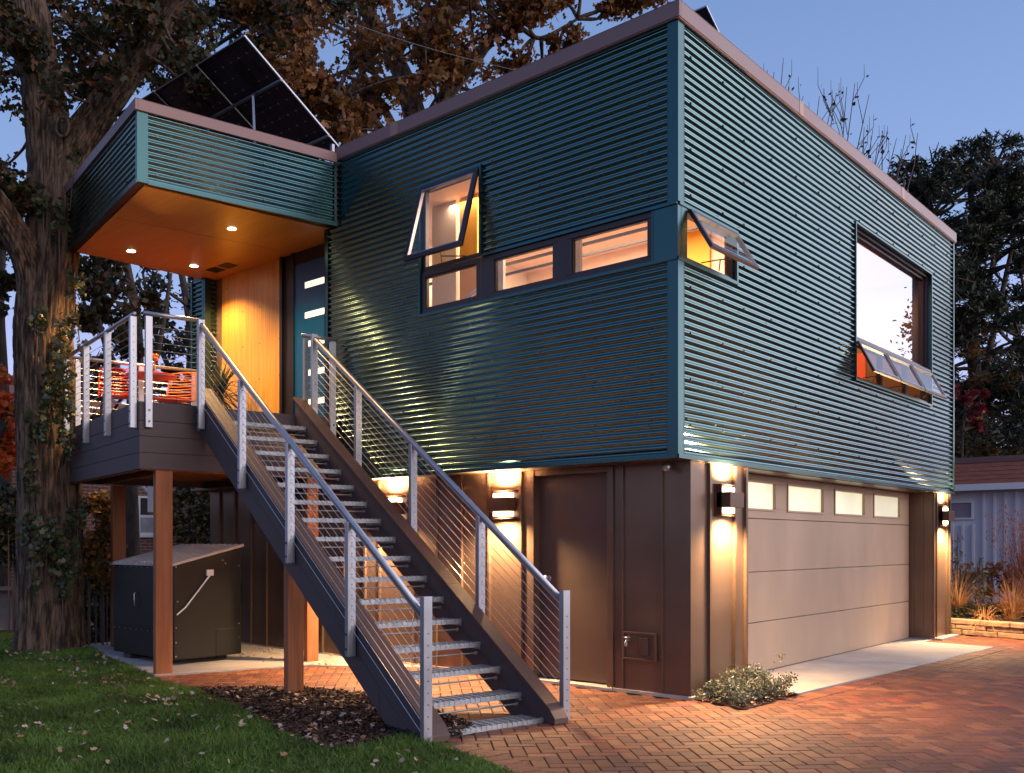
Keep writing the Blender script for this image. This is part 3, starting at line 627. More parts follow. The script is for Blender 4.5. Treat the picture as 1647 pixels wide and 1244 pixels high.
# ================================================================== DECK
c = FRP(-1.5, 1.2)
deck = thing('balcony_deck', 'raised balcony deck on wooden posts under the canopy, grey plank fascia and cable railing', 'deck', (c.x, c.y, 0), PHI)
DL, DV0 = -2.985, .04
dp = [FRP(DL, DV0), FRP(0, DV0), None, Vector((-4.87, -.02, 0)), Vector((-4.87, .345, 0)), Vector((-7.62, .345, 0)), Vector((-7.62, .15, 0)), None]
a = FRP(0, 0); dp[2] = a + v_*((-.02-a.y)/v_.y); a = FRP(DL, 0); dp[7] = a + v_*((.15-a.y)/v_.y)
MB().prism([(p.x, p.y) for p in dp], ZD-.03, ZD).build('deck_floor', M['cap'], deck)
ZS = [2.935, 2.731, 2.566, 2.391, 2.213]
def planks(name, boxes, parent):
    b = MB(FR)
    for q in boxes: b.box(*q)
    return b.build(name, M['comp'], parent, bevel=.002)
bx = []
for i in range(4):
    z1, z0 = ZS[i]-.002, ZS[i+1]+.002
    sp_ = [-2.2, -1.0, -1.75, -.22][i]
    bx += [(DL, sp_-.002, .018, .040, z0, z1), (sp_+.002, .0, .018, .040, z0, z1)]
planks('fascia_boards', bx, deck)
bx = [(.0005, .022, .018, 2.36, ZS[i+1]+.002, ZS[i]-.002) for i in range(4)]; planks('fascia_boards', bx, deck)
bx = [(DL-.022, DL-.0005, .018, 2.2, ZS[i+1]+.002, ZS[i]-.002) for i in range(4)]; planks('fascia_boards', bx, deck)
b = MB(FR)
for u in np.arange(DL+.05, -.02, .40): b.box(u, u+.04, .045, 2.3, 2.30, 2.90)
b.box(DL+.01, -.01, .045, .083, 2.205, 2.90); b.box(-.042, -.004, .09, 2.3, 2.205, 2.9); b.box(DL+.01, -.045, .42, .50, 2.215, 2.295)
b.build('joist', M['cedar'], deck)
b = MB(); b.box(-7.7, -4.9, .13, .27, 2.2, 2.6); b.build('ledger_beam', M['cedar'], deck)
for (u0, u1, v0, v1, zt) in ((-.095, -.005, .20, .385, 2.21), (-3.14+.02, -3.02+.02, .585, .76, 2.21), (-.10, -.01, 2.0, 2.15, 2.21)):
    b = MB(FR); b.box(u0, u1, v0, v1, 0, zt); b.build('wooden_post', M['cedar'], deck, bevel=.006)
def railpost(parent, u0, u1, v0, v1, z0, z1, holes, side, bolts=None):
    b = MB(FR); b.box(u0, u1, v0, v1, z0, z1); o = b.build('rail_post', M['rail'], parent, bevel=.004)
    h = MB(FR)
    for z in holes:
        if side == 'u': h.tube([(u1-.002, (v0+v1)/2, z), (u1+.003, (v0+v1)/2, z)], .0055, 6)
        else: h.tube([((u0+u1)/2, v0-.003, z), ((u0+u1)/2, v0+.002, z)], .0055, 6)
    for (z, sd) in (bolts or []):
        if sd == 'v': h.tube([((u0+u1)/2, v0-.008, z), ((u0+u1)/2, v0+.002, z)], .011, 8)
        else: h.tube([(u1-.002, (v0+v1)/2, z), (u1+.009, (v0+v1)/2, z)], .012, 8)
    if h.v: h.build('bolt', M['bolt'], o, kind='stuff')
    return o
ZR = 3.872; CZ = [2.985+.0835*k for k in range(10)]
holes = CZ
for uc in (-2.975, -1.985, -1.045, -.085):
    railpost(deck, uc-.028, uc+.028, -.055, .017, 2.655, ZR-.025, holes, 'u', [(2.70, 'v'), (2.83, 'v')])
railpost(deck, .023, .068, .070, .145, 2.655, ZR-.03, [], 'u', [(2.72, 'u'), (2.84, 'u')])
railpost(deck, .023, .068, .640, .700, 2.655, ZR-.01, [], 'u')
# back-left run towards the pier
for vc in (.12, .95, 1.70): railpost(deck, DL+.005, DL+.05, vc-.035, vc+.035, 2.655, ZR-.02, [], 'u')
def handrail(parent, pts, r=.024):
    b = MB(FR); b.tube(pts, r, 12); o = b.build('handrail', M['rail'], parent, smooth=True); return o
handrail(deck, [(-3.02, -.012, ZR), (-.055, -.012, ZR)]); handrail(deck, [(.045, .055, ZR), (.045, .66, ZR)]); handrail(deck, [(DL+.03, .05, ZR), (DL+.03, 1.78, ZR)])
for z in CZ:
    for pp in ([(-2.99, -.018, z), (-.06, -.018, z)], [(.045, .10, z), (.045, .67, z)], [(DL+.03, .12, z), (DL+.03, 1.72, z)]):
        b = MB(FR); b.tube(pp, .0028, 5); b.build('cable', M['cable'], deck)
# short guard between stair and house wall
railpost(deck, .020, .052, 1.925, 1.985, ZD+.0, ZR-.03, [z+.02 for z in CZ], 'u')
railpost(deck, .024, .070, 2.27, 2.345, 2.655, ZR-.03, [], 'u', [(2.72, 'u'), (2.84, 'u')])
handrail(deck, [(.045, 1.90, ZR), (.045, 2.37, ZR)])
for z in CZ:
    b = MB(FR); b.tube([(.040, 1.95, z), (.040, 2.30, z)], .0028, 5); b.build('cable', M['cable'], deck)
# ================================================================== STAIRCASE
c = FRP(2.3, 1.25)
st = thing('staircase', 'open outdoor staircase with steel grating treads, plank stringers and silver cable railings', 'staircase', (c.x, c.y, 0), PHI)
SL = -.6615
def zt_(u): return 2.887+SL*(u-.339)          # top of outer stringer board
def stringer(v0, v1, u_start, dz, name, capv, zoff=0):
    ue = 4.60; dep = .43
    def strip(za, zb, jt):
        out = []
        b = MB(FR)
        segs = [u_start]+jt+[4.9]
        for i in range(len(segs)-1):
            ua, ub = segs[i]+(.002 if i else 0), segs[i+1]-.002
            P = []
            # polygon in (u,z): clip at ground and at the vertical front
            top = lambda u: zt_(u)+zoff-za
            bot = lambda u: zt_(u)+zoff-zb
            uu = min(ub, ue)
            if ua >= uu: continue
            pts = [(ua, bot(ua)), (ua, top(ua)), (uu, top(uu)), (uu, bot(uu))]
            # clip z>=.003
            res = []
            for k in range(4):
                p, q = pts[k], pts[(k+1) % 4]
                if p[1] >= .003: res.append(p)
                if (p[1]-.003)*(q[1]-.003) < 0:
                    t = (.003-p[1])/(q[1]-p[1]); res.append((p[0]+(q[0]-p[0])*t, .003))
            if len(res) > 2: b.extr([(x, v0, z) for x, z in res], (0, v1-v0, 0))
        return b
    o = strip(0, .215, [1.62, 3.2]).build(name, M['comp'], st, bevel=.002)
    strip(.219, dep, [.9, 2.55, 3.9]).build('lower_board', M['comp'], o, bevel=.002)
    b = MB(FR); ux = [u_start-.03, 1.55, 1.553, 3.15, 3.153, 4.56]
    for i in (0, 2, 4):
        ua, ub = ux[i], ux[i+1]
        b.extr([(ua, capv[0], zt_(ua)+zoff+.002), (ub, capv[0], zt_(ub)+zoff+.002), (ub, capv[0], zt_(ub)+zoff+.030), (ua, capv[0], zt_(ua)+zoff+.030)], (0, capv[1]-capv[0], 0))
    b.extr([(4.56, capv[0], .004), (4.625, capv[0], .004), (4.625, capv[0], .050), (4.56, capv[0], zt_(4.56)+zoff+.030)], (0, capv[1]-capv[0], 0))
    b.build('stringer_cap', M['cap'], o, bevel=.003)
    return o
stringer(.66, .79, .0235, 0, 'stringer', (.650, .815)); stringer(1.83, 1.93, .0235, 0, 'stringer', (1.812, 1.955))
def tread(k):
    u1 = 4.453-.278*k+.02; u0 = u1-.275; z = .012+.183*k; b = MB(FR); v0, v1 = .80, 1.825
    if k == 0: z = .030
    n = 7
    for i in range(n+1):
        u = u0+.02+(u1-u0-.05)*i/n; b.box(u-.0025, u+.0025, v0, v1, z-.028, z-.002)
    for v in np.arange(v0+.03, v1, .075): b.box(u0+.01, u1-.02, v-.003, v+.003, z-.010, z)
    b.box(u1-.028, u1, v0, v1, z-.004, z+.003); b.box(u1-.004, u1, v0, v1, z-.036, z-.004)      # nosing
    for v in np.arange(v0+.012, v1-.01, .05): b.box(u1-.026, u1+.0015, v, v+.024, z+.003, z+.008); b.box(u1, u1+.004, v, v+.024, z-.024, z+.001)
    if k: b.box(u0, u1, v1-.008, v1+.003, z-.055, z+.001); b.box(u0, u1, v0-.003, v0+.008, z-.055, z+.001)
    o = b.build('tread', M['galv'], st)
    if k:
        h = MB(FR); h.tube([(u1-.05, v1-.009, z-.03), (u1-.05, v1-.016, z-.03)], .009, 8); h.tube([(u0+.06, v1-.009, z-.03), (u0+.06, v1-.016, z-.03)], .009, 8)
        h.build('bolt', M['bolt'], o)
        h = MB(FR); zz = z-.092; h.tube([(u1-.05, v0, zz), (u1-.05, v1+.005, zz)], .0075, 6); h.tube([(u1-.05, v1-.016, zz), (u1-.05, v1+.004, zz)], .016, 8); h.build('riser_bar', M['galv'], st)
for k in range(16): tread(k)
PL = [.235, 1.35, 2.43, 3.53, 4.622]; PR = [.185, 1.215, 2.31, 3.42, 4.54]
def railz(u): return 3.805+SL*(u-.216)
def rail_side(us, v0, v1, s):
    vc = (v0+v1)/2
    for i, u in enumerate(us):
        last = i == len(us)-1
        top = railz(u)-.022 if not last else 1.046
        bot = (.012 if last else zt_(u)-.26)
        if i == 0: top = railz(u)+.045; bot = 2.655 if s < 0 else 2.7
        hs = [railz(u)-.105-.0835*k for k in range(10)]
        railpost(st, u-.026, u+.026, v0, v1, bot, top, hs, 'u', [] if last else [(bot+.06, 'v'), (bot+.18, 'v')])
    va = vc
    handrail(st, [(us[0]+.02, va, railz(us[0]+.02)), (us[-1]-.02, va, railz(us[-1]-.02))], .026)
    b = MB(FR); b.extr([(us[0]+.02, va-.012, railz(us[0]+.02)-.045), (us[-1]-.02, va-.012, railz(us[-1]-.02)-.045), (us[-1]-.02, va-.012, railz(us[-1]-.02)-.015), (us[0]+.02, va-.012, railz(us[0]+.02)-.015)], (0, .024, 0))
    b.build('rail_channel', M['rail'], st)
    for k in range(10):
        dz = .105+.0835*k; b = MB(FR); b.tube([(us[0], va, railz(us[0])-dz), (us[-1], va, railz(us[-1])-dz)], .0028, 5); b.build('cable', M['cable'], st)
rail_side(PL, .575, .648, -1); rail_side(PR, 1.957, 2.030, 1)
b = MB(FR); b.box(2.037, 2.127, .735, .90, 0, zt_(2.08)-.40); b.build('wooden_post', M['cedar'], st, bevel=.006)
# ================================================================== DECK FURNITURE
def local_thing(name, label, cat, u, v, z, rot=0, group=None):
    c = FRP(u, v, z); return thing(name, label, cat, c, PHI+rot, group)
def chair(u, v, rot, label, m):
    t = local_thing('wire_chair', label, 'chair', u, v, ZD, rot, 'wire chairs on the balcony')
    P = root_matrix(t)
    b = MB(P)                                     # seat faces +x; back at -x
    for i in range(13):
        y = -.20+.4*i/12; b.tube([(-.20, y, .45), (.0, y, .435), (.21, y, .45)], .006, 5)
    b.tube([(-.21, -.21, .45), (.22, -.20, .45), (.22, .20, .45), (-.21, .21, .45)], .010, 6); b.disc((0, 0, .425), .17, .435); b.build('seat', M['red'], t)
    b = MB(P)
    for i in range(9):
        z = .50+.33*i/8; x = -.205-.10*(z-.45)/.4; hw = .215-.02*i/8
        b.tube([(x+.03, -hw, z), (x-.012, -hw*.4, z), (x-.012, hw*.4, z), (x+.03, hw, z)], .006, 5)
    b.tube([(-.19, -.215, .45), (-.25, -.21, .65), (-.28, -.195, .85), (-.30, -.06, .865), (-.30, .06, .865), (-.28, .195, .85), (-.25, .21, .65), (-.19, .215, .45)], .011, 6); b.build('backrest', m, t)
    for sx in (-1, 1):
        for sy in (-1, 1):
            b = MB(P); b.tube([(sx*.17, sy*.17, .44), (sx*.22, sy*.21, .0)], .009, 6); b.build('leg', M['dark'], t)
    return t
chair(-2.70, .55, R_(-12), 'red wire chair at the left of the round table, behind the railing', M['red'])
chair(-2.60, 1.26, R_(-50), 'orange lit wire chair at the right of the round table, back towards the stairs', M['orange'])
tb_ = local_thing('round_table', 'round red metal table between the two wire chairs', 'table', -2.52, .95, ZD); P = root_matrix(tb_)
b = MB(P); b.disc((0, 0, .715), .33, .735, 40); b.build('table_top', M['red'], tb_, bevel=.003)
b = MB(P); b.tube([(0, 0, 0), (0, 0, .715)], .025, 12); b.disc((0, 0, 0), .20, .012); b.build('pedestal', M['red'], tb_)
vz = local_thing('flower_vase', 'clear vase with red and yellow flowers on the round red table', 'vase', -2.42, .93, ZD+.737); P = root_matrix(vz)
b = MB(P); b.tube([(0, 0, 0), (0, 0, .08), (0, 0, .17)], [.045, .052, .035], 16, True); b.build('vase', M['clear'], vz, smooth=True)
b = MB(P); heads = [(-.07, .0, .27), (.05, .03, .25), (.10, -.03, .22), (0, -.06, .26), (-.02, .07, .22)]
for h in heads: b.tube([(0, 0, .02), (h[0]*.5, h[1]*.5, .16), h], .003, 5)
b.build('stem', M['twig'], vz)
for h in heads:
    V, Fx = leaf_mesh(clump(P @ Vector(h), .028, 40, sub=4), .035); build_np('flower_head', V, Fx, M['petal'], vz)
pl = local_thing('potted_yucca', 'spiky yucca in a dark pot against the cedar wall by the stair top', 'plant', -2.38, 1.86, ZD); P = root_matrix(pl)
b = MB(P); b.tube([(0, 0, 0), (0, 0, .26)], [.13, .17], 20); b.build('pot', M['dark'], pl)
b = MB(P); b.tube([(0, 0, .2), (.02, 0, .45), (0, .02, .62)], [.03, .026, .022], 8); b.build('stem', M['bark2'], pl)
b = MB(P)
for i in range(110):
    th = random.uniform(0, 6.283); el = random.uniform(-.7, 1.4); L = random.uniform(.32, .52); z0 = random.uniform(.46, .68)
    d = Vector((math.cos(th)*math.cos(el), math.sin(th)*math.cos(el), math.sin(el))); s = d.cross(Vector((0, 0, 1))).normalized()*.015
    p0 = Vector((0, 0, z0)); p1 = p0+d*L*.55; p2 = p0+d*L+Vector((0, 0, -.05*math.cos(el)))
    b.quad(p0-s*.6, p0+s*.6, p1+s, p1-s); b.poly([p1-s, p1+s, p2])
b.build('leaves', M['leaf_ivy'], pl)
# ================================================================== STORAGE BIN
bn = thing('storage_bin', 'dark metal storage bin with sloped ribbed lid on skids under the deck', 'storage bin', (-6.22, -1.2, 0))
x0, x1, y0, y1 = -6.95, -5.53, -1.66, -.76
b = MB(); b.extr([(x0, y0, .08), (x0, y1, .08), (x0, y1, 1.38), (x0, y0, 1.16)], (x1-x0, 0, 0)); body = b.build('bin_body', M['binblue'], bn, bevel=.004)
b = MB()
for i in range(12):
    xa = x0-.02+(x1-x0+.04)*i/12; wd = (x1-x0+.04)/12
    b.extr([(xa, y0-.04, 1.165), (xa+wd*.5, y0-.04, 1.165), (xa+wd*.56, y0-.04, 1.192), (xa+wd*.94, y0-.04, 1.192), (xa+wd, y0-.04, 1.165), (xa+wd, y0-.04, 1.158), (xa, y0-.04, 1.158)], (0, y1-y0+.07, .225))
b.build('lid', M['binlid'], bn)
b = MB(); b.box(x0-.005, x1+.005, y0-.012, y0-.001, .40, .41); b.box(x0+.002, x1-.002, y0-.006, y0-.0005, .415, 1.14); b.box(x1+.0005, x1+.006, y0+.55, y1, .085, .40); b.build('panel', M['binblue'], body, bevel=.001)
b = MB(); b.tube([(-6.35, y0-.01, .66), (-6.35, y0-.05, .68), (-6.35, y0-.05, .82), (-6.35, y0-.01, .84)], .008, 8); b.build('handle', M['rail'], bn, smooth=True)
b = MB(); b.tube([(x1+.02, y0+.02, .60), (x1+.02, y0+.13, .68), (x1+.02, y0+.46, 1.05)], .010, 8); b.box(x1+.005, x1+.03, y0+.41, y0+.50, 1.04, 1.11); b.build('gas_strut', M['white'], bn)
b = MB()
for y in (y0+.02, y1-.03): 
    for z in (.12, .28, .45, 1.15): b.tube([(x1, y, z), (x1+.006, y, z)], .009, 6)
for i in range(11): 
    for z in (.385, 1.135): b.tube([(x0+.04+i*.133, y0-.012, z), (x0+.04+i*.133, y0-.001, z)], .007, 6)
for y, z in ((-1.02, 1.22), (-.98, 1.18), (-1.35, .86), (-1.62, .75)): b.tube([(x1, y, z), (x1+.006, y, z)], .009, 6)
b.build('rivets', M['bolt'] if False else M['rail'], body, kind='stuff')
for x in (-6.75, -5.95): MB().box(x, x+.16, y0+.03, y1-.03, .012, .079).build('skid', M['bark2'], bn)
# ================================================================== SOLAR ARRAYS
def solar(xr, yt, zt, yl, zl, n, label, wd=1.0):
    c = ((2*xr-n*wd)/2, (yt+yl)/2, 5.98); t = thing('solar_array', label, 'solar panels', c, 0, 'solar arrays on the roof')
    T = Vector((0, yl-yt, zl-zt)); L = T.length; T.normalize(); N = Vector((1, 0, 0)).cross(T); N = N if N.z < 0 else -N
    for i in range(n):
        xa = xr-i*wd-.01; xb = xr-(i+1)*wd+.01
        mtx = Matrix(((-1, 0, 0, xa), (0, T.y, N.y, yt), (0, T.z, N.z, zt), (0, 0, 0, 1)))     # local x: to the left, y: down slope, z: back
        w_ = xa-xb
        b = MB(mtx); b.box(.02, w_-.02, .02, L-.02, -.004, .004); p = b.build('panel', M['pvback'], t)
        b = MB(mtx)
        for r in ((.004, w_-.004, .004, .026), (.004, w_-.004, L-.026, L-.004), (.004, .026, .026, L-.026), (w_-.026, w_-.004, .026, L-.026)): b.box(r[0], r[1], r[2], r[3], -.012, .018)
        b.build('panel_frame', M['dark'], p)
        b = MB(mtx); b.box(0, w_, -.004, .004, -.014, .012)
        if i == 0: b.box(-.005, .004, 0, L, -.012, .008)
        b.build('frame_edge', M['rail'], p)
        b = MB(mtx)
        for a in range(1, 6): b.box(a*w_/6-.0015, a*w_/6+.0015, .03, L-.03, .0041, .0044)
        for q in range(1, 10): b.box(.03, w_-.03, q*L/10-.0015, q*L/10+.0015, .0041, .0044)
        b.build('cell_lines', M['pvline'], p, kind='stuff')
        b = MB(mtx)
        for a in range(1, 6):
            for q in range(1, 10):
                b.box(a*w_/6-.009, a*w_/6+.009, q*L/10-.009, q*L/10+.009, .0045, .0055)
        b.build('cell_contacts', M['pvdot'], p, kind='stuff')
        b = MB(mtx); b.box(w_*.35, w_*.5, L*.12, L*.30, .006, .03); b.box(w_*.15, w_*.22, L*.15, L*.28, .0045, .006)
        s0 = Vector((w_*.4, L*.28, .03)); pts = [s0+Vector((.05*math.sin(k*.9)*k*.12+.02*k, .035*k, .02)) for k in range(6)]
        b.tube(pts, .006, 5); lp = [Vector((w_*.55+.07*math.cos(a*.6)+.006*a, L*.46+.05*math.sin(a*.6), .03)) for a in range(22)]; b.tube(lp, .005, 5); b.build('junction_box', M['dark'], p)
    A = Vector((0, yt, zt)); 
    for f_ in (.36, .86):
        q = A+T*L*f_+N*.03; b = MB(); b.box(xr-n*wd, xr+.02, q.y-.018, q.y+.018, q.z-.012, q.z+.01); b.build('rack_rail', M['railgrey'], t)
    for k in range(n):
        xs = xr-.55-k*wd*1.0; q = A+T*L*.36+N*.04
        b = MB(); b.tube([(xs, q.y, q.z), (xs-.02, q.y+.06-.0, 5.97)], .02, 4); b.build('strut', M['rail'], t)
    for k in range(n+1):
        xs = xr-.05-k*wd*.95; q = A+T*L*.93+N*.04; b = MB(); b.box(xs, xs+.04, q.y-.02, q.y+.02, 5.97, q.z); b.build('strut', M['rail'], t)
    return t
solar(-5.0, -1.068, 7.291, .381, 6.424, 3, 'tilted solar array with its dark back showing above the canopy roof')
solar(-.72, 1.90, 7.24, 3.35, 6.37, 3, 'second solar array of which only a dark corner shows above the right parapet')
# ================================================================== GROUND
ZG = -.02
b = MB(); b.poly([(-400, -60, ZG-.03), (300, -60, ZG-.03), (300, 400, ZG-.03), (-400, 400, ZG-.03)]); b.build('ground', M['ground'], kind='structure')
# paving region (x,y) polygon minus special beds
LAWN = [(-30, -30), (1.6, -30), (1.6, -3.6), (.62, -2.98), (.1, -2.78), (-.46, -2.67), (-.74, -2.64), (-.66, -3.0), (-.74, -3.28), (-1.31, -3.18), (-2.375, -2.86), (-3.86, -2.42), (-4.35, -2.50), (-4.95, -2.27), (-8.3, -1.40), (-30, 3)]
PAD = [(-8.6, -1.33), (-5.02, -2.20), (-4.55, -.62), (-3.6, .05), (-3.4, .28), (-8.6, .28)]
MULCH = [(-3.1, -1.72), (-2.4, -1.55), (-1.3, -1.75), (-.62, -2.02), (-.50, -2.30), (-.46, -2.67), (-.74, -2.64), (-.66, -3.0), (-.74, -3.28), (-1.31, -3.18), (-2.375, -2.86), (-3.86, -2.42)]
APRON = [(-.34, 1.38), (.66, 1.12), (.96, 6.85), (-.34, 7.42)]
APRON = [(-.34, 1.36), (.555, 1.20), (.90, 6.93), (-.02, 7.02), (-.02, 7.44), (-.34, 7.44)]
BED = [(.0, .30), (.20, .27), (.56, .13), (.60, 1.20), (.0, 1.30)]
def inside(x, y, P):
    r = False; n = len(P)
    for i in range(n):
        x1_, y1_ = P[i]; x2_, y2_ = P[(i+1) % n]
        if (y1_ > y) != (y2_ > y) and x < (x2_-x1_)*(y-y1_)/(y2_-y1_)+x1_: r = not r
    return r
MB().prism(LAWN, ZG-.02, ZG+.02).build('lawn_ground', M['soil'], kind='structure')
MB().prism(PAD, ZG, .012).build('concrete_pad', M['concrete'], kind='structure')
MB().prism(MULCH, ZG, .006).build('mulch_ground', M['mulch'], kind='structure')
MB().prism(BED, ZG, .010).build('mulch_bed', M['mulch'], kind='structure')
ap = MB(); ap.prism(APRON, ZG, .012); ap.build('concrete_apron', M['concrete'], kind='structure')
MB().prism([(-.34, 4.2), (.75, 4.2), (.75, 4.206), (-.34, 4.206)], .0121, .0125).build('apron_joint', M['sand'], kind='structure')
MB().prism([(-7, -2.4), (1.5, -3.4), (20, -8), (25, 13), (-6, 13)], -.03, -.010).build('paving_base', M['sand'], kind='structure')
pv = MB(); pv.col = []
def paver(cx_, cy_, ex, ey, hl, hw, z=.0, bright=1):
    g = .0042; n = len(pv.v); h = .0015*random.uniform(-1, 1)+z
    for zz, s in ((-.012, 0), (h-.003, 0), (h, .004)):
        for a, b_ in ((-1, -1), (1, -1), (1, 1), (-1, 1)):
            q = (cx_+ex[0]*a*(hl-g-s)+ey[0]*b_*(hw-g-s), cy_+ex[1]*a*(hl-g-s)+ey[1]*b_*(hw-g-s), zz); pv.v.append(q)
    for k in (0, 4):
        for i in range(4):
            j = (i+1) % 4; pv.f.append((n+k+i, n+k+j, n+k+4+j, n+k+4+i))
    pv.f.append((n+8, n+9, n+10, n+11))
    t = random.random(); base = (.235, .082, .040)
    if t > .95: base = (.30, .075, .038)
    elif t > .8: base = (.32, .125, .06)
    elif t < .22: base = (.16, .058, .036)
    f = random.uniform(.82, 1.18)*bright; pv.col += [(base[0]*f, base[1]*f, base[2]*f*random.uniform(.9, 1.15), 1)]*9
e1, e2 = (.7071, .7071), (-.7071, .7071)
NOP = [PAD, MULCH, APRON, BED]
def ok(x, y):
    if y < -2.2 and inside(x, y, LAWN): return False
    if inside(x, y, LAWN): return False
    for P in NOP:
        if inside(x, y, P): return False
    if -8 < x < -.02 and YA < y < 9: return False
    if x < -.02 and .2 < y < 8.36: return False
    return True
Wd = .104
for i in range(-60, 190):
    for j in range(-120, 120):
        d = (i-j) % 4
        if d == 0: cx_, cy_, hor = (i+1)*Wd, (j+.5)*Wd, True
        elif d == 3: cx_, cy_, hor = (i+.5)*Wd, (j+1)*Wd, False
        else: continue
        X = e1[0]*cx_+e2[0]*cy_; Y = e1[1]*cx_+e2[1]*cy_
        if not (-5.2 < X < 9 and -4.5 < Y < 8.55): continue
        if X > 3.0+ (Y+.8)*.0+1.2 and Y < -1: continue
        if not ok(X, Y): continue
        # soldier borders replace the herringbone next to these edges
        if .56 < X < .81+(Y-1.2)*.06 and 1.0 < Y < 6.95 and X < .715+(Y-1.2)*.0544: continue
        if Y < -2.25 and X > -.48 and Y < -2.55-(X+.4)*.32: continue
        if hor: paver(X, Y, e1, e2, Wd, Wd/2)
        else: paver(X, Y, e2, e1, Wd, Wd/2)
def soldier(P0, P1, inward):
    P0, P1 = Vector((*P0, 0)), Vector((*P1, 0)); d = (P1-P0); L = d.length; d.normalize(); nrm = Vector((-d.y, d.x, 0))*inward
    k = int(L/.1)
    for i in range(k):
        q = P0+d*(i+.5)*(L/k)+nrm*.1; paver(q.x, q.y, (nrm.x, nrm.y), (d.x, d.y), .1, L/k/2, .006)
soldier((.565, .70), (.905, 6.95), -1)
soldier((-.42, -2.66), (.1, -2.76), 1); soldier((.1, -2.76), (.64, -2.97), 1); soldier((.64, -2.97), (1.6, -3.55), 1)
pv.build('brick_paving', M['brickpav'], kind='structure')
# stone retaining wall and planted bed on the right
MB().prism([(-.3, 8.75), (1.0, 8.45), (6, 7.3), (8, 14), (-3, 14), (-3, 8.9)], -.02, .22).build('planting_bed', M['mulch'], kind='structure')
rw = thing('stone_wall', 'low wall of tan ledge stones holding the planting bed behind the garage', 'stone wall', (.8, 8.5, 0))
sw = MB(); sw.col = []
A_, B_ = Vector((-.35, 8.70, 0)), Vector((6.0, 7.24, 0)); dd_ = (B_-A_).normalized(); nn_ = Vector((dd_.y, -dd_.x, 0)); LL = (B_-A_).length
z = 0
for row, h in enumerate((.085, .075, .085)):
    s = -.1*row
    while s < LL:
        ln = random.uniform(.28, .55); o_ = random.uniform(-.015, .02)
        Lm = Matrix(((dd_.x, -nn_.x, 0, A_.x), (dd_.y, -nn_.y, 0, A_.y), (0, 0, 1, 0), (0, 0, 0, 1)))
        sw.box(s+.005, s+ln-.005, -.02-o_, .20, z+.003, z+h-.003, Lm); f = random.uniform(.75, 1.1); sw.col += [(f, f*random.uniform(.92, 1), f*.95, 1)]*6
        s += ln
    z += h
sw.build('stone_courses', M['stone'], rw, bevel=.012)
# ================================================================== LAWN, LEAVES, MULCH
def scatter_poly(n, test, x0, x1, y0, y1):
    out_ = []
    while len(out_) < n:
        x = RNG.uniform(x0, x1, n); y = RNG.uniform(y0, y1, n)
        for a, b_ in zip(x, y):
            if test(a, b_): out_.append((a, b_))
            if len(out_) >= n: break
    return np.array(out_)
def vis(x, y):
    dx, dy = x-CAM.x, y-CAM.y; D = dx*fw.x+dy*fw.y
    if D < 4.8: return False
    px = PX0+F_PX*(dx*rt.x+dy*rt.y)/D
    return -150 < px < 1000
PT = scatter_poly(150000, lambda x, y: vis(x, y) and inside(x, y, LAWN), -11, 1.2, -6.2, -.6)
n = len(PT); D_ = (PT-np.array([CAM.x, CAM.y])) @ np.array([fw.x, fw.y])
hgt = (.030+.035*RNG.random(n))*(1+.3*np.sin(PT[:, 0]*3.1)*np.sin(PT[:, 1]*2.7)); ang = RNG.uniform(0, 6.283, n); wdt = .0022+.0016*RNG.random(n)
lean = RNG.normal(size=(n, 2))*.022; base = np.c_[PT, np.full(n, 0.0)]; sd_ = np.c_[np.cos(ang), np.sin(ang), np.zeros(n)]*wdt[:, None]*(D_/8)[:, None]
mid = base+np.c_[lean*.4, hgt*.6]; tip = base+np.c_[lean*1.2, hgt]
V = np.stack([base-sd_, base+sd_, mid+sd_*.8, tip, mid-sd_*.8], 1).reshape(-1, 3); Fc = np.arange(n*5).reshape(n, 5)
build_np('lawn_grass', V, Fc, M['grassblade'], kind='stuff', label='short green lawn grass', category='grass')
PT = scatter_poly(170, lambda x, y: vis(x, y) and inside(x, y, LAWN), -10, 1.0, -5.6, -.9)
P2 = scatter_poly(110, lambda x, y: vis(x, y) and inside(x, y, LAWN) and y > -3.6-.1*x, -9, .2, -3.6, -1.2)
dr_ = np.concatenate([np.array(c_)+RNG.normal(size=(k_, 2))*(.22, .10) for c_, k_ in (((-4.6, -2.9), 26), ((-3.3, -3.1), 26), ((-2.2, -3.3), 16), ((-5.4, -3.6), 12), ((-1.2, -3.2), 14), ((-2.6, -4.3), 9), ((-1.7, -4.6), 7), ((-6.8, -2.4), 22))])
PT = np.r_[PT, P2, dr_]
V, Fc = leaf_mesh(np.c_[PT, .045+.02*RNG.random(len(PT))], .046, .75, flat=.45, shape='oak'); build_np('fallen_leaves', V, Fc, M['fallen'], kind='stuff', label='pale dry oak leaves scattered on the lawn', category='leaves')
PT = scatter_poly(12000, lambda x, y: inside(x, y, MULCH), -3.9, -.3, -3.35, -1.5)
V, Fc = leaf_mesh(np.c_[PT, .008+.035*RNG.random(len(PT))], .06, .32, flat=.5); build_np('mulch_chips', V, Fc, M['chip'], kind='stuff', label='dark brown bark mulch beside the stair foot', category='mulch')
PT = scatter_poly(1500, lambda x, y: inside(x, y, BED), 0, .7, .1, 1.35)
V, Fc = leaf_mesh(np.c_[PT, .010+.02*RNG.random(len(PT))], .04, .4, flat=.5); build_np('mulch_chips', V, Fc, M['chip'], kind='stuff', label='dark mulch under the low shrub at the garage corner', category='mulch')
PT = np.r_[scatter_poly(260, lambda x, y: inside(x, y, MULCH), -3.9, -.3, -3.35, -1.5), scatter_poly(160, lambda x, y: x < -3.2, -7.5, -3.3, -.75, .24), scatter_poly(40, lambda x, y: True, 0, .6, .2, 1.2)]
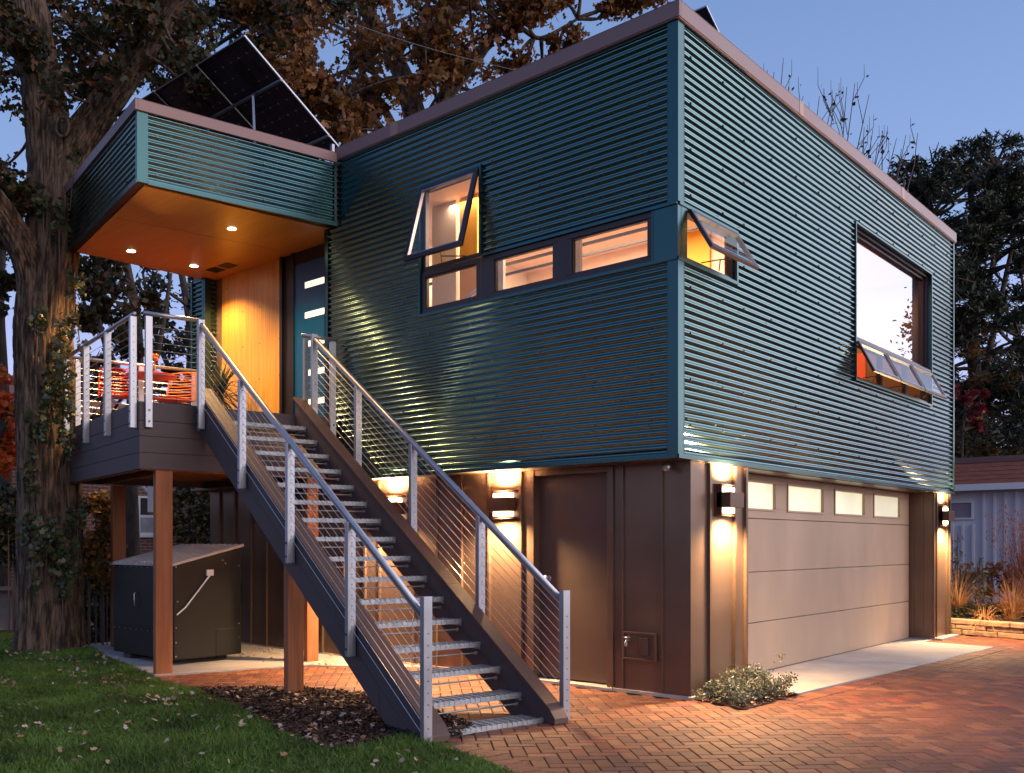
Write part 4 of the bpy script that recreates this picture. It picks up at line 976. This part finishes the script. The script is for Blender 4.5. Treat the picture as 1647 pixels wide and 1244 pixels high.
V, Fc = leaf_mesh(np.c_[PT, .035+.015*RNG.random(len(PT))*(PT[:, 1] < -.8)-.012*(PT[:, 1] > -.8)], .055, .7, flat=.6, shape='oak'); build_np('fallen_leaves', V, Fc, M['fallen'], kind='stuff', label='dry leaves lying on the mulch and under the deck', category='leaves')
# shrub at the garage corner
sh = thing('corner_shrub', 'low grey green shrub in the mulch bed at the garage corner', 'shrub', (.28, .70, 0))
b = MB(); Cs = []
for i in range(80):
    x, y = random.uniform(.06, .50), random.uniform(.28, 1.12); top = Vector((x+random.uniform(-.12, .12), y+random.uniform(-.14, .14), random.uniform(.07, .17)+(.07 if y > .75 else 0)))
    b.tube([(x, y, .01), top], .003, 4); nl = 75
    for k in range(nl):
        t = random.uniform(.25, 1.05); q = Vector((x, y, .01)).lerp(top, t)+Vector((random.gauss(0, .03), random.gauss(0, .03), random.gauss(0, .02))); Cs.append(tuple(q))
Cs.extend([(.42+random.gauss(0, .02), 1.15+random.gauss(0, .05), .36+random.gauss(0, .02)) for _ in range(20)])
b.build('stems', M['twig'], sh); V, Fc = leaf_mesh(Cs, .030, .55); build_np('foliage', V, Fc, M['leaf_shrub'], sh)
# ================================================================== TREES
def P_(px, py, D): return at(px, py, D)
def bark_limb(mb, pts, r0, r1, ridges=26, n=150, flare=0):
    t_ = MB(); c = limb(t_, pts, r0, r1, 8, 0); L = [0]
    for i in range(1, len(c)): L.append(L[-1]+(c[i]-c[i-1]).length)
    K = int(L[-1]/.045); base = len(mb.v); tw = [random.uniform(0, 6.28) for _ in range(8)]
    ang = np.linspace(0, 2*math.pi, n, endpoint=False)
    for k in range(K+1):
        s_ = L[-1]*k/K; i = min(len(L)-2, max(0, int(np.searchsorted(L, s_))-1)); f = (s_-L[i])/(L[i+1]-L[i]+1e-9); p = c[i].lerp(c[i+1], f); T = s_/L[-1]
        r = r0+(r1-r0)*T; r *= 1+flare*math.exp(-s_/.35)
        a = ang + .10*np.sin(s_*1.3+tw[0]+ang*3)+.05*np.sin(s_*5+tw[1]+ang*9)+.025*np.sin(s_*13+ang*17+tw[2])
        rg_ = np.abs(np.sin(a*ridges/2)); rg_ = rg_**.45
        brk = .5+.5*np.sin(s_*9+tw[3]+4*np.sin(ang*ridges/2.0*1.0+tw[4])+ang*7)
        big = .045*np.sin(ang*3+s_*.8+tw[5])+.03*np.sin(ang*5-s_*1.1+tw[6])
        rr = r*(1+big)+.062*(rg_*(.6+.4*brk)-.6)*min(1, r/.2)+RNG.normal(size=n)*.0022
        X = p.x+np.cos(ang)*rr; Y = p.y+np.sin(ang)*rr
        mb.v += list(zip(X.tolist(), Y.tolist(), [p.z]*n))
    for k in range(K):
        for j in range(n):
            j2 = (j+1) % n; mb.f.append((base+k*n+j, base+k*n+j2, base+(k+1)*n+j2, base+(k+1)*n+j))
    return c
def tree(name, label, cat, base, limbs, clusters, lm, bm, size, group=None, shape='diamond', asp=.6, squash=.8, twigs=True, crown2=None):
    t = thing(name, label, cat, base, 0, group)
    b = MB(); tips = []
    for q_ in limbs:
        pts, r0, r1 = q_[:3]
        tips += bark_limb(b, [P_(*p) for p in pts], r0, r1, q_[3], flare=q_[4]) if len(q_) > 3 else limb(b, [P_(*p) for p in pts], r0, r1, 10, .05)
    if twigs:
        for (px, py, D, r, n) in clusters:
            c = P_(px, py, D); rr = r*D/F_PX
            q = min(tips, key=lambda a: (a-c).length)
            if (q-c).length < 3.2*rr+2.0:
                m_ = (q+c)/2+Vector((random.gauss(0, .15), random.gauss(0, .15), random.gauss(0, .15)))*rr*1.5
                limb(b, [q, m_, c], .035*D/14, .012*D/14, 5, .1)
            for k in range(3):
                e_ = c+Vector((random.gauss(0, 1), random.gauss(0, 1), random.gauss(0, 1)))*rr*.6
                b.tube([c, (c+e_)/2+Vector((0, 0, .05)), e_], [.014*D/14, .01*D/14, .005*D/14], 4)
    b.build('trunk', bm, t, smooth=True)
    def fol(cl, m_, nm):
        A = [clump(P_(px, py, D), (r*D/F_PX, r*D/F_PX, r*D/F_PX*squash), int(n), sub=max(4, int(n**.5/2.2))) for (px, py, D, r, n) in cl]
        V, Fc = leaf_mesh(np.concatenate(A), size, asp, shape=shape, flat=.15); build_np(nm, V, Fc, m_, t)
    fol(clusters, lm, 'crown')
    if crown2: fol(crown2[0], crown2[1], 'crown')
    return t
def field(x0, x1, y0, y1, D0, D1, k, r, n, avoid=(), seed=1):
    rg = random.Random(seed); out_ = []
    while len(out_) < k:
        x, y = rg.uniform(x0, x1), rg.uniform(y0, y1)
        if any((x-a)**2/(rx*rx)+(y-b_)**2/(ry*ry) < 1 for a, b_, rx, ry in avoid): continue
        out_.append((x, y, rg.uniform(D0, D1), r*rg.uniform(.7, 1.3), n))
    return out_
holes1 = [(35, 210, 26, 80), (520, 85, 38, 45), (150, 10, 14, 14), (18, 110, 18, 30)]
limbs1 = [([(83, 1052, 12.6), (82, 1000, 12.6), (81, 800, 12.6), (72, 640, 12.6), (68, 520, 12.6), (84, 380, 12.65), (90, 262, 12.7), (88, 225, 12.7)], .41, .31, 36, .12),
          ([(62, 560, 12.6), (58, 450, 12.5), (20, 370, 12.2), (-30, 300, 11.8), (-90, 240, 11.4)], .26, .16, 26, 0),
          ([(84, 300, 12.7), (75, 200, 12.7), (62, 110, 12.8), (50, 30, 12.8), (30, -80, 12.9)], .29, .20, 30, 0),
          ([(92, 290, 12.7), (128, 226, 12.7), (175, 160, 12.6), (205, 115, 12.5), (232, 70, 12.4), (270, 10, 12.2), (330, -60, 12)], .27, .14, 28, 0),
          ([(205, 110, 12.5), (280, 40, 13.2), (350, 20, 13.8), (440, 60, 14.6)], .10, .05),
          ([(60, 120, 12.8), (20, 70, 12), (-40, 40, 11.5)], .16, .08)]
cl1 = field(-40, 330, -60, 150, 11.5, 14.5, 74, 32, 105, holes1, 2) + field(300, 560, -60, 60, 12.5, 15.5, 24, 34, 130, holes1, 3) + field(-60, 60, 250, 560, 11.5, 14, 10, 36, 260, [(35, 210, 34, 90), (40, 520, 26, 70)], 4) \
    + field(120, 330, 130, 330, 13.4, 15.5, 20, 34, 190, [(225, 140, 40, 40)], 5)
tree('oak_tree', 'massive old oak with furrowed trunk at the left edge, beside the balcony', 'tree', at(83, 1046, 12.6).to_tuple(), limbs1, cl1, M['leaf_oak'], M['bark'], .105, shape='oak', asp=.62,
     crown2=(field(120, 560, -60, 130, 12.5, 15.5, 20, 36, 150, holes1, 6), M['leaf_rust']))
ok_ = [o for o in COL.objects if o.name == 'oak_tree'][0]
# knot on the trunk
kn = at(100, 204, 12.33); b = MB(); pts = [kn+rt*(.085*math.cos(a))+Vector((0, 0, .13*math.sin(a))) for a in [i*.4488 for i in range(15)]]; b.tube(pts, .022, 6, False)
b.tube([kn+fw*.04, kn+fw*.10], .09, 10); b.build('knot', M['bark'], ok_, smooth=True)
# ivy shoots climbing the oak
iv = thing('climbing_ivy', 'leafy shoots growing up the oak trunk', 'ivy', at(83, 1046, 12.1).to_tuple()); A = []; b = MB()
for (px, py, r, n) in ((105, 560, 40, 500), (80, 640, 34, 380), (110, 700, 22, 150), (60, 700, 30, 160), (110, 640, 26, 260), (75, 880, 46, 420), (110, 900, 32, 300), (60, 860, 36, 260), (100, 930, 30, 160), (120, 460, 22, 160), (70, 330, 22, 120), (95, 350, 26, 140), (60, 510, 20, 120), (120, 250, 14, 60), (50, 770, 22, 120), (125, 830, 24, 240)):
    c = at(px, py, 12.05); A.append(clump(c, (r*.0090, r*.0040, r*.0105), int(n*.55), sub=14))
    b.tube([at(px+random.uniform(-14, 14), py+90, 12.2), c+Vector((0, 0, -.1)), c], .008, 4)
V, Fc = leaf_mesh(np.concatenate(A), .075, .8, shape='oak'); build_np('foliage', V, Fc, M['leaf_ivy'], iv); b.build('stem', M['twig'], iv)
# rust coloured oak behind the house
holes2 = [(520, 85, 30, 38), (780, 10, 22, 18), (560, 20, 10, 20), (800, 105, 42, 40), (735, 155, 26, 26), (650, 130, 12, 22), (880, 30, 14, 30), (700, 10, 10, 20), (1090, 0, 40, 200), (930, 80, 20, 14), (960, 20, 16, 30)]
limbs2 = [([(690, 560, 22), (684, 330, 22), (672, 215, 22), (660, 160, 22), (640, 105, 22), (612, 55, 21.8), (560, -30, 21.5)], .36, .15),
          ([(676, 230, 22), (712, 160, 22), (765, 95, 22), (792, 45, 22), (780, -40, 22)], .20, .09),
          ([(790, 50, 22), (835, 45, 22), (870, 62, 22), (930, 30, 22)], .08, .03), ([(668, 200, 22), (720, 175, 23), (790, 150, 23.5)], .09, .04),
          ([(680, 300, 22), (620, 180, 22.5), (585, 120, 23), (575, 60, 23)], .12, .05), ([(684, 320, 22), (600, 190, 21), (540, 150, 20), (470, 130, 20)], .12, .04)]
cl2 = field(470, 760, -50, 210, 19, 25, 58, 29, 112, holes2 + [(700, 190, 20, 40)], 8) + field(740, 960, -60, 60, 20, 24, 15, 34, 260, holes2, 9) + field(760, 900, 90, 140, 21, 24, 6, 22, 150, [], 10) + [(1010, 5, 22, 26, 260), (985, 20, 22, 20, 160), (1040, -5, 22, 22, 200), (900, 72, 22, 20, 160), (925, 58, 22, 18, 120), (560, 190, 21, 40, 300), (590, 150, 21, 36, 260)]
cl2 += field(400, 560, 60, 230, 18, 22, 14, 40, 320, holes2, 12)
tree('oak_tree', 'rust leaved oak rising behind the roof of the house', 'tree', (-13.6, 9.4, 0), limbs2, cl2, M['leaf_rust'], M['bark'], .17, shape='oak', asp=.62)
# trees seen under the canopy and through the balcony
for i, (bx_, D, lab, reg, k, m_) in enumerate([
    (215, 19, 'dark leafy tree seen beyond the balcony railing, nearest the oak trunk', (120, 260, 420, 720), 30, 'leaf_oak'),
    (300, 23, 'dark leafy tree seen beyond the balcony, beside the corrugated pier', (210, 340, 430, 700), 26, 'leaf_dark')]):
    cl = field(reg[0], reg[1], reg[2], reg[3], D-2, D+2, k, 24, 150, [(230, 600, 14, 22), (175, 690, 14, 12)], 20+i)
    tree('shade_tree', lab, 'tree', at(bx_, 950, D).to_tuple()[:2]+(0,), [([(bx_, 950, D), (bx_-6, 700, D), (bx_+8, 560, D), (bx_-10, 430, D), (bx_-30, 360, D)], .16, .05), ([(bx_, 700, D), (bx_+40, 560, D), (bx_+60, 440, D)], .08, .03), ([(bx_, 650, D), (bx_-50, 540, D), (bx_-70, 440, D)], .08, .03)],
         cl, M[m_], M['bark2'], .15, 'shade trees beyond the balcony')
tree('maple_tree', 'red orange maple glowing at the far left behind the oak', 'tree', at(-30, 980, 16.5).to_tuple()[:2]+(0,), [([(-30, 980, 16.5), (-28, 760, 16.5), (-10, 620, 16.5)], .12, .04), ([(-28, 760, 16.5), (30, 640, 16.5)], .05, .02)],
     field(-50, 34, 595, 760, 16, 17, 20, 16, 120, [], 30)+field(-40, 34, 760, 880, 16, 17, 7, 13, 60, [], 33), M['leaf_red'], M['bark2'], .13)
tree('dark_tree', 'dark tree at the far left edge behind the oak trunk', 'tree', at(5, 980, 18).to_tuple()[:2]+(0,), [([(5, 980, 18), (8, 700, 18), (0, 480, 18), (10, 350, 18)], .14, .05)],
     field(-40, 24, 330, 570, 17.5, 20, 15, 22, 150, [(34, 540, 14, 90)], 31), M['leaf_dark'], M['bark2'], .13)
def bush(label, cls, m_, size, base, group=None, name='bush'):
    t = thing(name, label, 'bush', base, 0, group); A = []; b = MB()
    for (px, py, D, r, n) in cls:
        c = P_(px, py, D); A.append(clump(c, (r*D/F_PX,)*3, n, sub=9)); b.tube([(c.x, c.y, 0), c], .012, 4)
    V, Fc = leaf_mesh(np.concatenate(A), size, .65); build_np('foliage', V, Fc, M[m_], t); b.build('stem', M['twig'], t); return t
bush('dark bush left of the oak trunk', field(-60, 24, 800, 900, 14.5, 16, 11, 24, 260, [], 40), 'leaf_dark', .10, at(0, 1040, 15).to_tuple()[:2]+(0,))
bush('bush with orange light coloured into its leaves, between the oak trunk and the first deck post', field(140, 178, 790, 940, 13.0, 14.0, 10, 22, 260, [], 41), 'leaf_amber', .085, at(160, 1040, 13.5).to_tuple()[:2]+(0,))  # amber leaf colour stands in for orange light on this foliage
bush('dark low bush behind the orange lit bush', field(128, 184, 930, 1020, 13.6, 14.4, 9, 24, 330, [], 42), 'leaf_dark', .085, at(155, 1040, 14).to_tuple()[:2]+(0,))
rt_ = thing('garden_tree', 'tree past the right edge of the picture whose leaves are reflected in the big window', 'tree', (3.6, 21.5, 0)); b = MB()
limb(b, [(3.6, 21.5, 0), (3.5, 21.5, 3), (3.6, 21.4, 5.5), (3.8, 21.5, 7.0)], .14, .05, 8); limb(b, [(3.5, 21.5, 4), (4.0, 21.5, 5.6), (4.15, 21.5, 6.6)], .04, .015, 6); b.build('trunk', M['bark2'], rt_)
A = [clump(c_, r_, n_, sub=8) for c_, r_, n_ in (((3.4, 21.5, 7.2), (.9, 1, 1.2), 1500), ((3.95, 21.5, 6.9), (.35, .4, .5), 260), ((4.1, 21.5, 6.2), (.3, .3, .35), 160), ((3.7, 21.5, 5.6), (.5, .5, .5), 400))]
V, Fc = leaf_mesh(np.concatenate(A), .13, .6); build_np('crown', V, Fc, M['leaf_dark'], rt_)
# right hand tree
hr = [(1560, 600, 16, 20), (1545, 330, 30, 22), (1610, 440, 20, 22), (1580, 520, 14, 20), (1620, 560, 16, 24), (1560, 420, 12, 26)]
clr = field(1470, 1700, 275, 720, 26, 34, 60, 38, 150, hr+[(1450, 240, 40, 30)], 57) + field(1470, 1700, 262, 720, 27, 33, 210, 18, 180, hr+[(1450, 240, 40, 30)], 50) + [(1500, 262, 30, 22, 180), (1535, 250, 30, 20, 170), (1560, 238, 30, 20, 180), (1590, 235, 30, 24, 200), (1620, 228, 30, 18, 150), (1640, 245, 30, 22, 190), (1455, 275, 30, 20, 170), (1430, 290, 30, 16, 140), (1480, 300, 30, 28, 260), (1440, 320, 30, 24, 240), (1470, 350, 30, 26, 260), (1520, 400, 30, 30, 280)]
tree('black_cherry_tree' if False else 'dark_tree', 'tall dark fine leaved tree beyond the garage end at the right', 'tree', at(1580, 900, 30).to_tuple()[:2]+(0,), [([(1580, 900, 30), (1578, 700, 30), (1565, 560, 30), (1570, 420, 30), (1560, 300, 30)], .28, .08), ([(1575, 640, 30), (1610, 480, 30), (1640, 340, 30)], .12, .04), ([(1572, 600, 30), (1530, 480, 30), (1500, 350, 30)], .12, .04), ([(1575, 520, 30), (1600, 400, 30), (1600, 270, 30)], .1, .03)],
     clr, M['leaf_dark'], M['bark2'], .23, asp=.26, crown2=(field(1540, 1620, 470, 640, 28, 30, 6, 18, 110, [], 51), M['leaf_amber']))
tree('red_maple', 'small crimson maple beside the far corner of the house', 'tree', at(1556, 900, 24).to_tuple()[:2]+(0,), [([(1545, 900, 26), (1548, 720, 26), (1552, 650, 26)], .04, .015)],
     field(1538, 1576, 632, 690, 25.5, 26.5, 12, 9, 60, [], 52), M['leaf_crim'], M['bark2'], .16)
bush('dark shrubs behind the pale garage roof', field(1530, 1700, 690, 760, 27, 29, 14, 26, 260, [], 53), 'leaf_amber', .18, at(1600, 900, 28).to_tuple()[:2]+(0,))
# bare twiggy shrub above the parapet
bt_ = thing('bare_tree', 'bare upright branches showing above the right parapet', 'tree', at(1370, 900, 26).to_tuple()[:2]+(0,)); b = MB(); rg = random.Random(5); bl = []
def shoot(x, y, x2, y2, r, k):
    p0, p1 = P_(x, y, 26), P_(x2, y2, 26); mid_ = (p0+p1)/2+Vector((rg.gauss(0, .05), rg.gauss(0, .05), 0)); b.tube([p0, mid_, p1], [r, r*.75, r*.4], 5)
    for j in range(k):
        t = rg.uniform(.15, .85); q = p0.lerp(p1, t); L = (p1-p0).length*rg.uniform(.2, .42)
        d = ((p1-p0).normalized()+rt*rg.choice((-1, 1))*rg.uniform(.25, .6)).normalized(); e_ = q+d*L; f_ = e_+Vector((0, 0, L*.5)); b.tube([q, e_, f_], [r*.55, r*.4, r*.25], 4)
        bl.append(tuple(e_)); bl.append(tuple(q))
for (x, y, x2, y2, k) in ((1330, 300, 1345, 150, 3), (1345, 300, 1362, 140, 4), (1350, 310, 1375, 134, 4), (1365, 310, 1398, 152, 4), (1318, 280, 1340, 160, 2), (1300, 280, 1318, 155, 3), (1380, 330, 1404, 208, 4), (1395, 330, 1420, 212, 3), (1376, 330, 1390, 205, 2), (1418, 330, 1419, 210, 1), (1420, 330, 1442, 223, 1), (1435, 330, 1457, 218, 2), (1455, 320, 1476, 214, 1), (1240, 240, 1260, 94, 2), (1245, 240, 1245, 116, 1), (1270, 260, 1292, 155, 1), (1234, 230, 1234, 113, 0), (1264, 260, 1268, 140, 0), (1400, 340, 1412, 230, 2), (1430, 330, 1450, 240, 2)):
    shoot(x, y, x2, y2, .020, k)
P0 = P_(1370, 900, 26); 
for x in (1240, 1270, 1330, 1370, 1420, 1455): b.tube([P0+Vector((0, 0, 0)), P_(1370+(x-1370)*.5, 600, 26), P_(x, 290, 26)], [.10, .06, .03], 6)
b.build('branches', M['twig'], bt_); V, Fc = leaf_mesh(np.array(bl)+RNG.normal(size=(len(bl), 3))*.05, .14, .7); build_np('leaves', V, Fc, M['leaf_dark'], bt_)
# ================================================================== NEIGHBOURS
nb = thing('brick_house', 'red brick neighbour house with a white framed window, seen under the deck', 'house', (-18, 6, 0))
b = MB(); wy0, wy1, wz0, wz1 = 3.62, 4.15, 1.62, 2.52; XW = -16
b.box(XW-.3, XW, -3, wy0, 0, 3.6); b.box(XW-.3, XW, wy1, 5.55, 0, 3.6); b.box(XW-.3, XW, wy0, wy1, 0, wz0); b.box(XW-.3, XW, wy0, wy1, wz1, 3.6); b.box(-22, XW-.3, 5.25, 5.55, 0, 3.6); b.build('wall', M['brickwall'], nb)
f = MB(); ring(f, wy0, wy1, wz0, wz1, .05, XW-.05, XW+.02, 'x'); f.box(XW-.04, XW+.01, wy0, wy1, 2.02, 2.08); f.box(XW, XW+.06, wy0-.05, wy1+.05, wz0-.06, wz0); fo = f.build('window', M['white'], nb)
f = MB(); pane(f, wy0+.05, wy1-.05, wz0+.05, wz1-.05, XW-.03, 'x'); f.build('pane', M['mirrorglass'], fo)
f = MB(); f.box(XW-.02, XW-.01, wy0, wy1, wz0, 2.05); f.build('curtain', M['greystone'], fo)
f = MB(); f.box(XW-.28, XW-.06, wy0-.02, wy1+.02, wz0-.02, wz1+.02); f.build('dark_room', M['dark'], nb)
f = MB(); f.extr([(XW+.4, -3.4, 3.5), (XW+.4, 5.9, 3.5), (XW-6, 5.9, 5.6), (XW-6, -3.4, 5.6)], (0, 0, .12)); f.build('roof', M['shingle'], nb)
f = MB(); p = at(244, 760, 17.5); q = at(244, 824, 17.5); f.box(p.x-.06, p.x+.06, p.y-.05, p.y+.05, q.z, p.z+.5); f.tube([at(229, 782, 17.6), at(243, 796, 17.6)], .03, 6); f.build('downspout', M['white'], nb)
gh = thing('grey_outbuilding', 'pale grey masonry outbuilding behind young leafy stems, seen past the second deck post', 'outbuilding', (-14.5, 9, 0))
b = MB(); z = 0
while z < 3.4:
    y = 5.7-random.random()*.3
    while y < 9.4:
        l_ = random.uniform(.3, .55); b.box(-14.3, -14.0+random.uniform(0, .02), y, y+l_-.02, z, z+.13); y += l_
    z += .15
b.box(-16, -14.1, 5.6, 9.4, 0, 3.4); b.build('wall', M['greystone'], gh)
sp_ = thing('young_tree', 'slender young leafy tree in front of the grey outbuilding', 'tree', (-12.3, 6.3, 0)); b = MB()
limb(b, [at(306, 960, 17), at(305, 850, 17), at(300, 790, 17), at(302, 700, 17)], .03, .015, 6); limb(b, [at(312, 960, 17), at(318, 860, 17), at(326, 780, 17)], .02, .01, 6); b.build('trunk', M['greystone'], sp_, smooth=True)
A = [clump(P_(px, py, 16.9), (.2, .2, .32), 190, sub=7) for px, py in ((290, 800), (296, 850), (318, 830), (326, 800), (322, 870), (330, 850), (284, 830), (300, 880), (312, 790))]
V, Fc = leaf_mesh(np.concatenate(A), .085, .7); build_np('crown', V, Fc, M['leaf_ivy'], sp_)
# low plank wall and bench at the far left
fn = thing('plank_fence', 'low dark plank fence behind the oak at the left edge', 'fence', at(0, 980, 16).to_tuple()[:2]+(0,)); b = MB()
for i in range(12):
    p = at(-120+i*30, 985, 15.5); 
    Lm = Matrix.Translation((p.x, p.y, 0)) @ Matrix.Rotation(YAW, 4, 'Z'); b.box(-.145, .145, 0, .03, .0, .62+.01*(i % 3), Lm)
b.build('boards', M['greyboard'], fn); b = MB(); Lm = Matrix.Translation((at(50, 985, 15.4).x, at(50, 985, 15.4).y, 0)) @ Matrix.Rotation(YAW, 4, 'Z'); b.box(-2.2, 2.2, -.12, .10, .66, .71, Lm); b.build('top_rail', M['greyboard'], fn)
# pale garage at the right
ng = thing('pale_garage', 'pale lilac board sided garage with red shingle mansard at the right edge', 'garage', (3, 18, 0))
YN = 16.0
b = MB(); b.box(-6, -2.1, YN, YN+.2, 0, 2.6); b.box(-2.1, -1.6, YN, YN+.2, 0, 1.98); b.box(-2.1, -1.6, YN, YN+.2, 2.36, 2.6); b.box(-1.6, 9, YN, YN+.2, 0, 2.6); wl = b.build('wall', M['whiteboard'], ng)
b = MB(); x = -5.9
while x < 9:
    if -2.2 < x < -1.5: b.box(x-.024, x+.024, YN-.06, YN, 0, 1.85)
    else: b.box(x-.024, x+.024, YN-.06, YN, 0, 2.58)
    x += .215
b.build('batten', M['whiteboard'], wl)
f = MB(); ring(f, -2.5, -1.6, 1.96, 2.38, .04, YN-.035, YN+.02, 'y'); fo = f.build('window', M['white'], ng); f = MB(); pane(f, -2.46, -1.64, 2.0, 2.34, YN-.005, 'y'); f.build('pane', mat('curtained_glass', (.30, .24, .30), .2), fo)
b = MB(); b.box(-6.2, 9.2, YN-.30, YN+.2, 2.60, 2.74); b.build('fascia', M['white'], ng)
b = MB()
for i in range(5): b.extr([(-6.2, YN-.27+i*.06, 2.742+i*.098), (-6.2, YN-.20+i*.06, 2.742+(i+1)*.098), (-6.2, YN+.1+i*.06, 2.742+(i+1)*.098), (-6.2, YN+.1+i*.06, 2.742+i*.098)], (15.4, 0, 0))
b.build('mansard_shingles', M['shingle'], ng); b = MB(); b.box(-6.2, 9.2, YN+.02, YN+.5, 3.235, 3.36); b.box(-6.2, 9.2, YN+.2, YN+6, 3.1, 3.2); b.build('roof_edge', M['fascia'], ng)
# planting on the retaining bed
def grass_tuft(label, x, y, n, h, m_, name='ornamental_grass', plume=False, spread=.25, group='ornamental grasses in the planting bed', droop=.5, wd_=.010):
    t = thing(name, label, 'grass', (x, y, .22), 0, group); b = MB(); c = []
    for i in range(n):
        a = random.uniform(0, 6.283); L = h*random.uniform(.55, 1.1); d = Vector((math.cos(a), math.sin(a), 0)); lean_ = random.uniform(.05, 1)*spread
        p = Vector((x, y, .2))+d*random.uniform(0, .10); s = Vector((-d.y, d.x, 0))*wd_; pts = []
        for k in range(5):
            t_ = k/4; pts.append(p+d*lean_*L*(t_**1.6)*1.6+Vector((0, 0, L*(t_-droop*lean_*t_*t_*1.2))))
        for k in range(4): b.quad(pts[k]-s*(1-k/4.4), pts[k]+s*(1-k/4.4), pts[k+1]+s*(1-(k+1)/4.4), pts[k+1]-s*(1-(k+1)/4.4))
        if plume and i % 2 == 0: c.append(pts[-1])
    b.build('blades', M[m_], t)
    if c:
        A = np.concatenate([np.array(q)+RNG.normal(size=(9, 3))*np.array([.015, .015, .07]) for q in c]); V, Fc = leaf_mesh(A, .05, .28, tilt=(0, 0, 2)); build_np('plumes', V, Fc, M['plume'], t)
grass_tuft('tall rust grass with purple plumes at the right edge of the bed', 1.05, 10.6, 300, 1.75, 'plume', plume=True, spread=.30, droop=.1, wd_=.008)
grass_tuft('tall plumed grass left of the tallest clump', .45, 10.9, 220, 1.55, 'plume', plume=True, spread=.28, droop=.1, wd_=.008)
grass_tuft('arching tan grass in the middle of the bed', .55, 9.6, 220, .80, 'drygrass', spread=.9, droop=.7)
grass_tuft('arching tan grass close to the garage end', -.25, 9.5, 190, .85, 'drygrass', spread=.7, droop=.6)
grass_tuft('arching straw grass over the stone wall at the right edge', 1.15, 9.2, 200, .7, 'drygrass', spread=1.0, droop=.8)
grass_tuft('rust red grass behind the arching tan grass', .85, 10.0, 280, .95, 'plume', spread=.6, droop=.3)
grass_tuft('small straw tuft spilling over the stone wall', .30, 8.95, 60, .45, 'drygrass', spread=1.2, droop=1.0)
grass_tuft('tan grass at the back of the bed against the pale garage', -.5, 10.6, 160, 1.0, 'drygrass', spread=.5, droop=.4)
def tall_weed(label, x, y, h):
    t = thing('tall_weed', label, 'plant', (x, y, .22)); b = MB(); c = []
    for i in range(5):
        p = Vector((x+random.gauss(0, .08), y+random.gauss(0, .08), .2)); q = p+Vector((random.gauss(0, .08), random.gauss(0, .08), h*random.uniform(.7, 1))); b.tube([p, q], .006, 4)
        for k in range(26): c.append(tuple(p.lerp(q, random.uniform(.2, 1))+Vector((random.gauss(0, .07), random.gauss(0, .07), 0))))
    b.build('stem', M['twig'], t); V, Fc = leaf_mesh(c, .085, .35); build_np('foliage', V, Fc, M['leaf_shrub'], t)
tall_weed('tall thin leafy weed beside the garage corner lamp', -.38, 9.9, 1.5); tall_weed('leafy stalks between the tan grasses', .05, 9.8, 1.05)
bush('low green ground cover along the top of the stone wall', [(1530+i*11, 985+random.uniform(-6, 6), 15.3, 10, 160) for i in range(13)], 'leaf_ivy', .055, (.5, 9.1, .22), name='ground_cover')
bush('rust brown undergrowth filling the planting bed', [(1530+i*13, 940+random.uniform(-22, 16), 17.0, 17, 200) for i in range(11)], 'leaf_bed', .07, (.5, 10.4, .22), name='undergrowth')
# overhead wire
wr = thing('overhead_wire', 'thin utility wire crossing above the roof', 'wire', (-9, 8, 6)); b = MB(); pts = []
for k in range(15):
    t = k/14; pts.append(at(480+(850-480)*t, 5+(118-5)*t+18*math.sin(t*math.pi)*.5, 17+1.5*t))
b.tube(pts, .0045, 5); b.build('cable', M['wire'], wr)
print('objects', len(COL.objects))
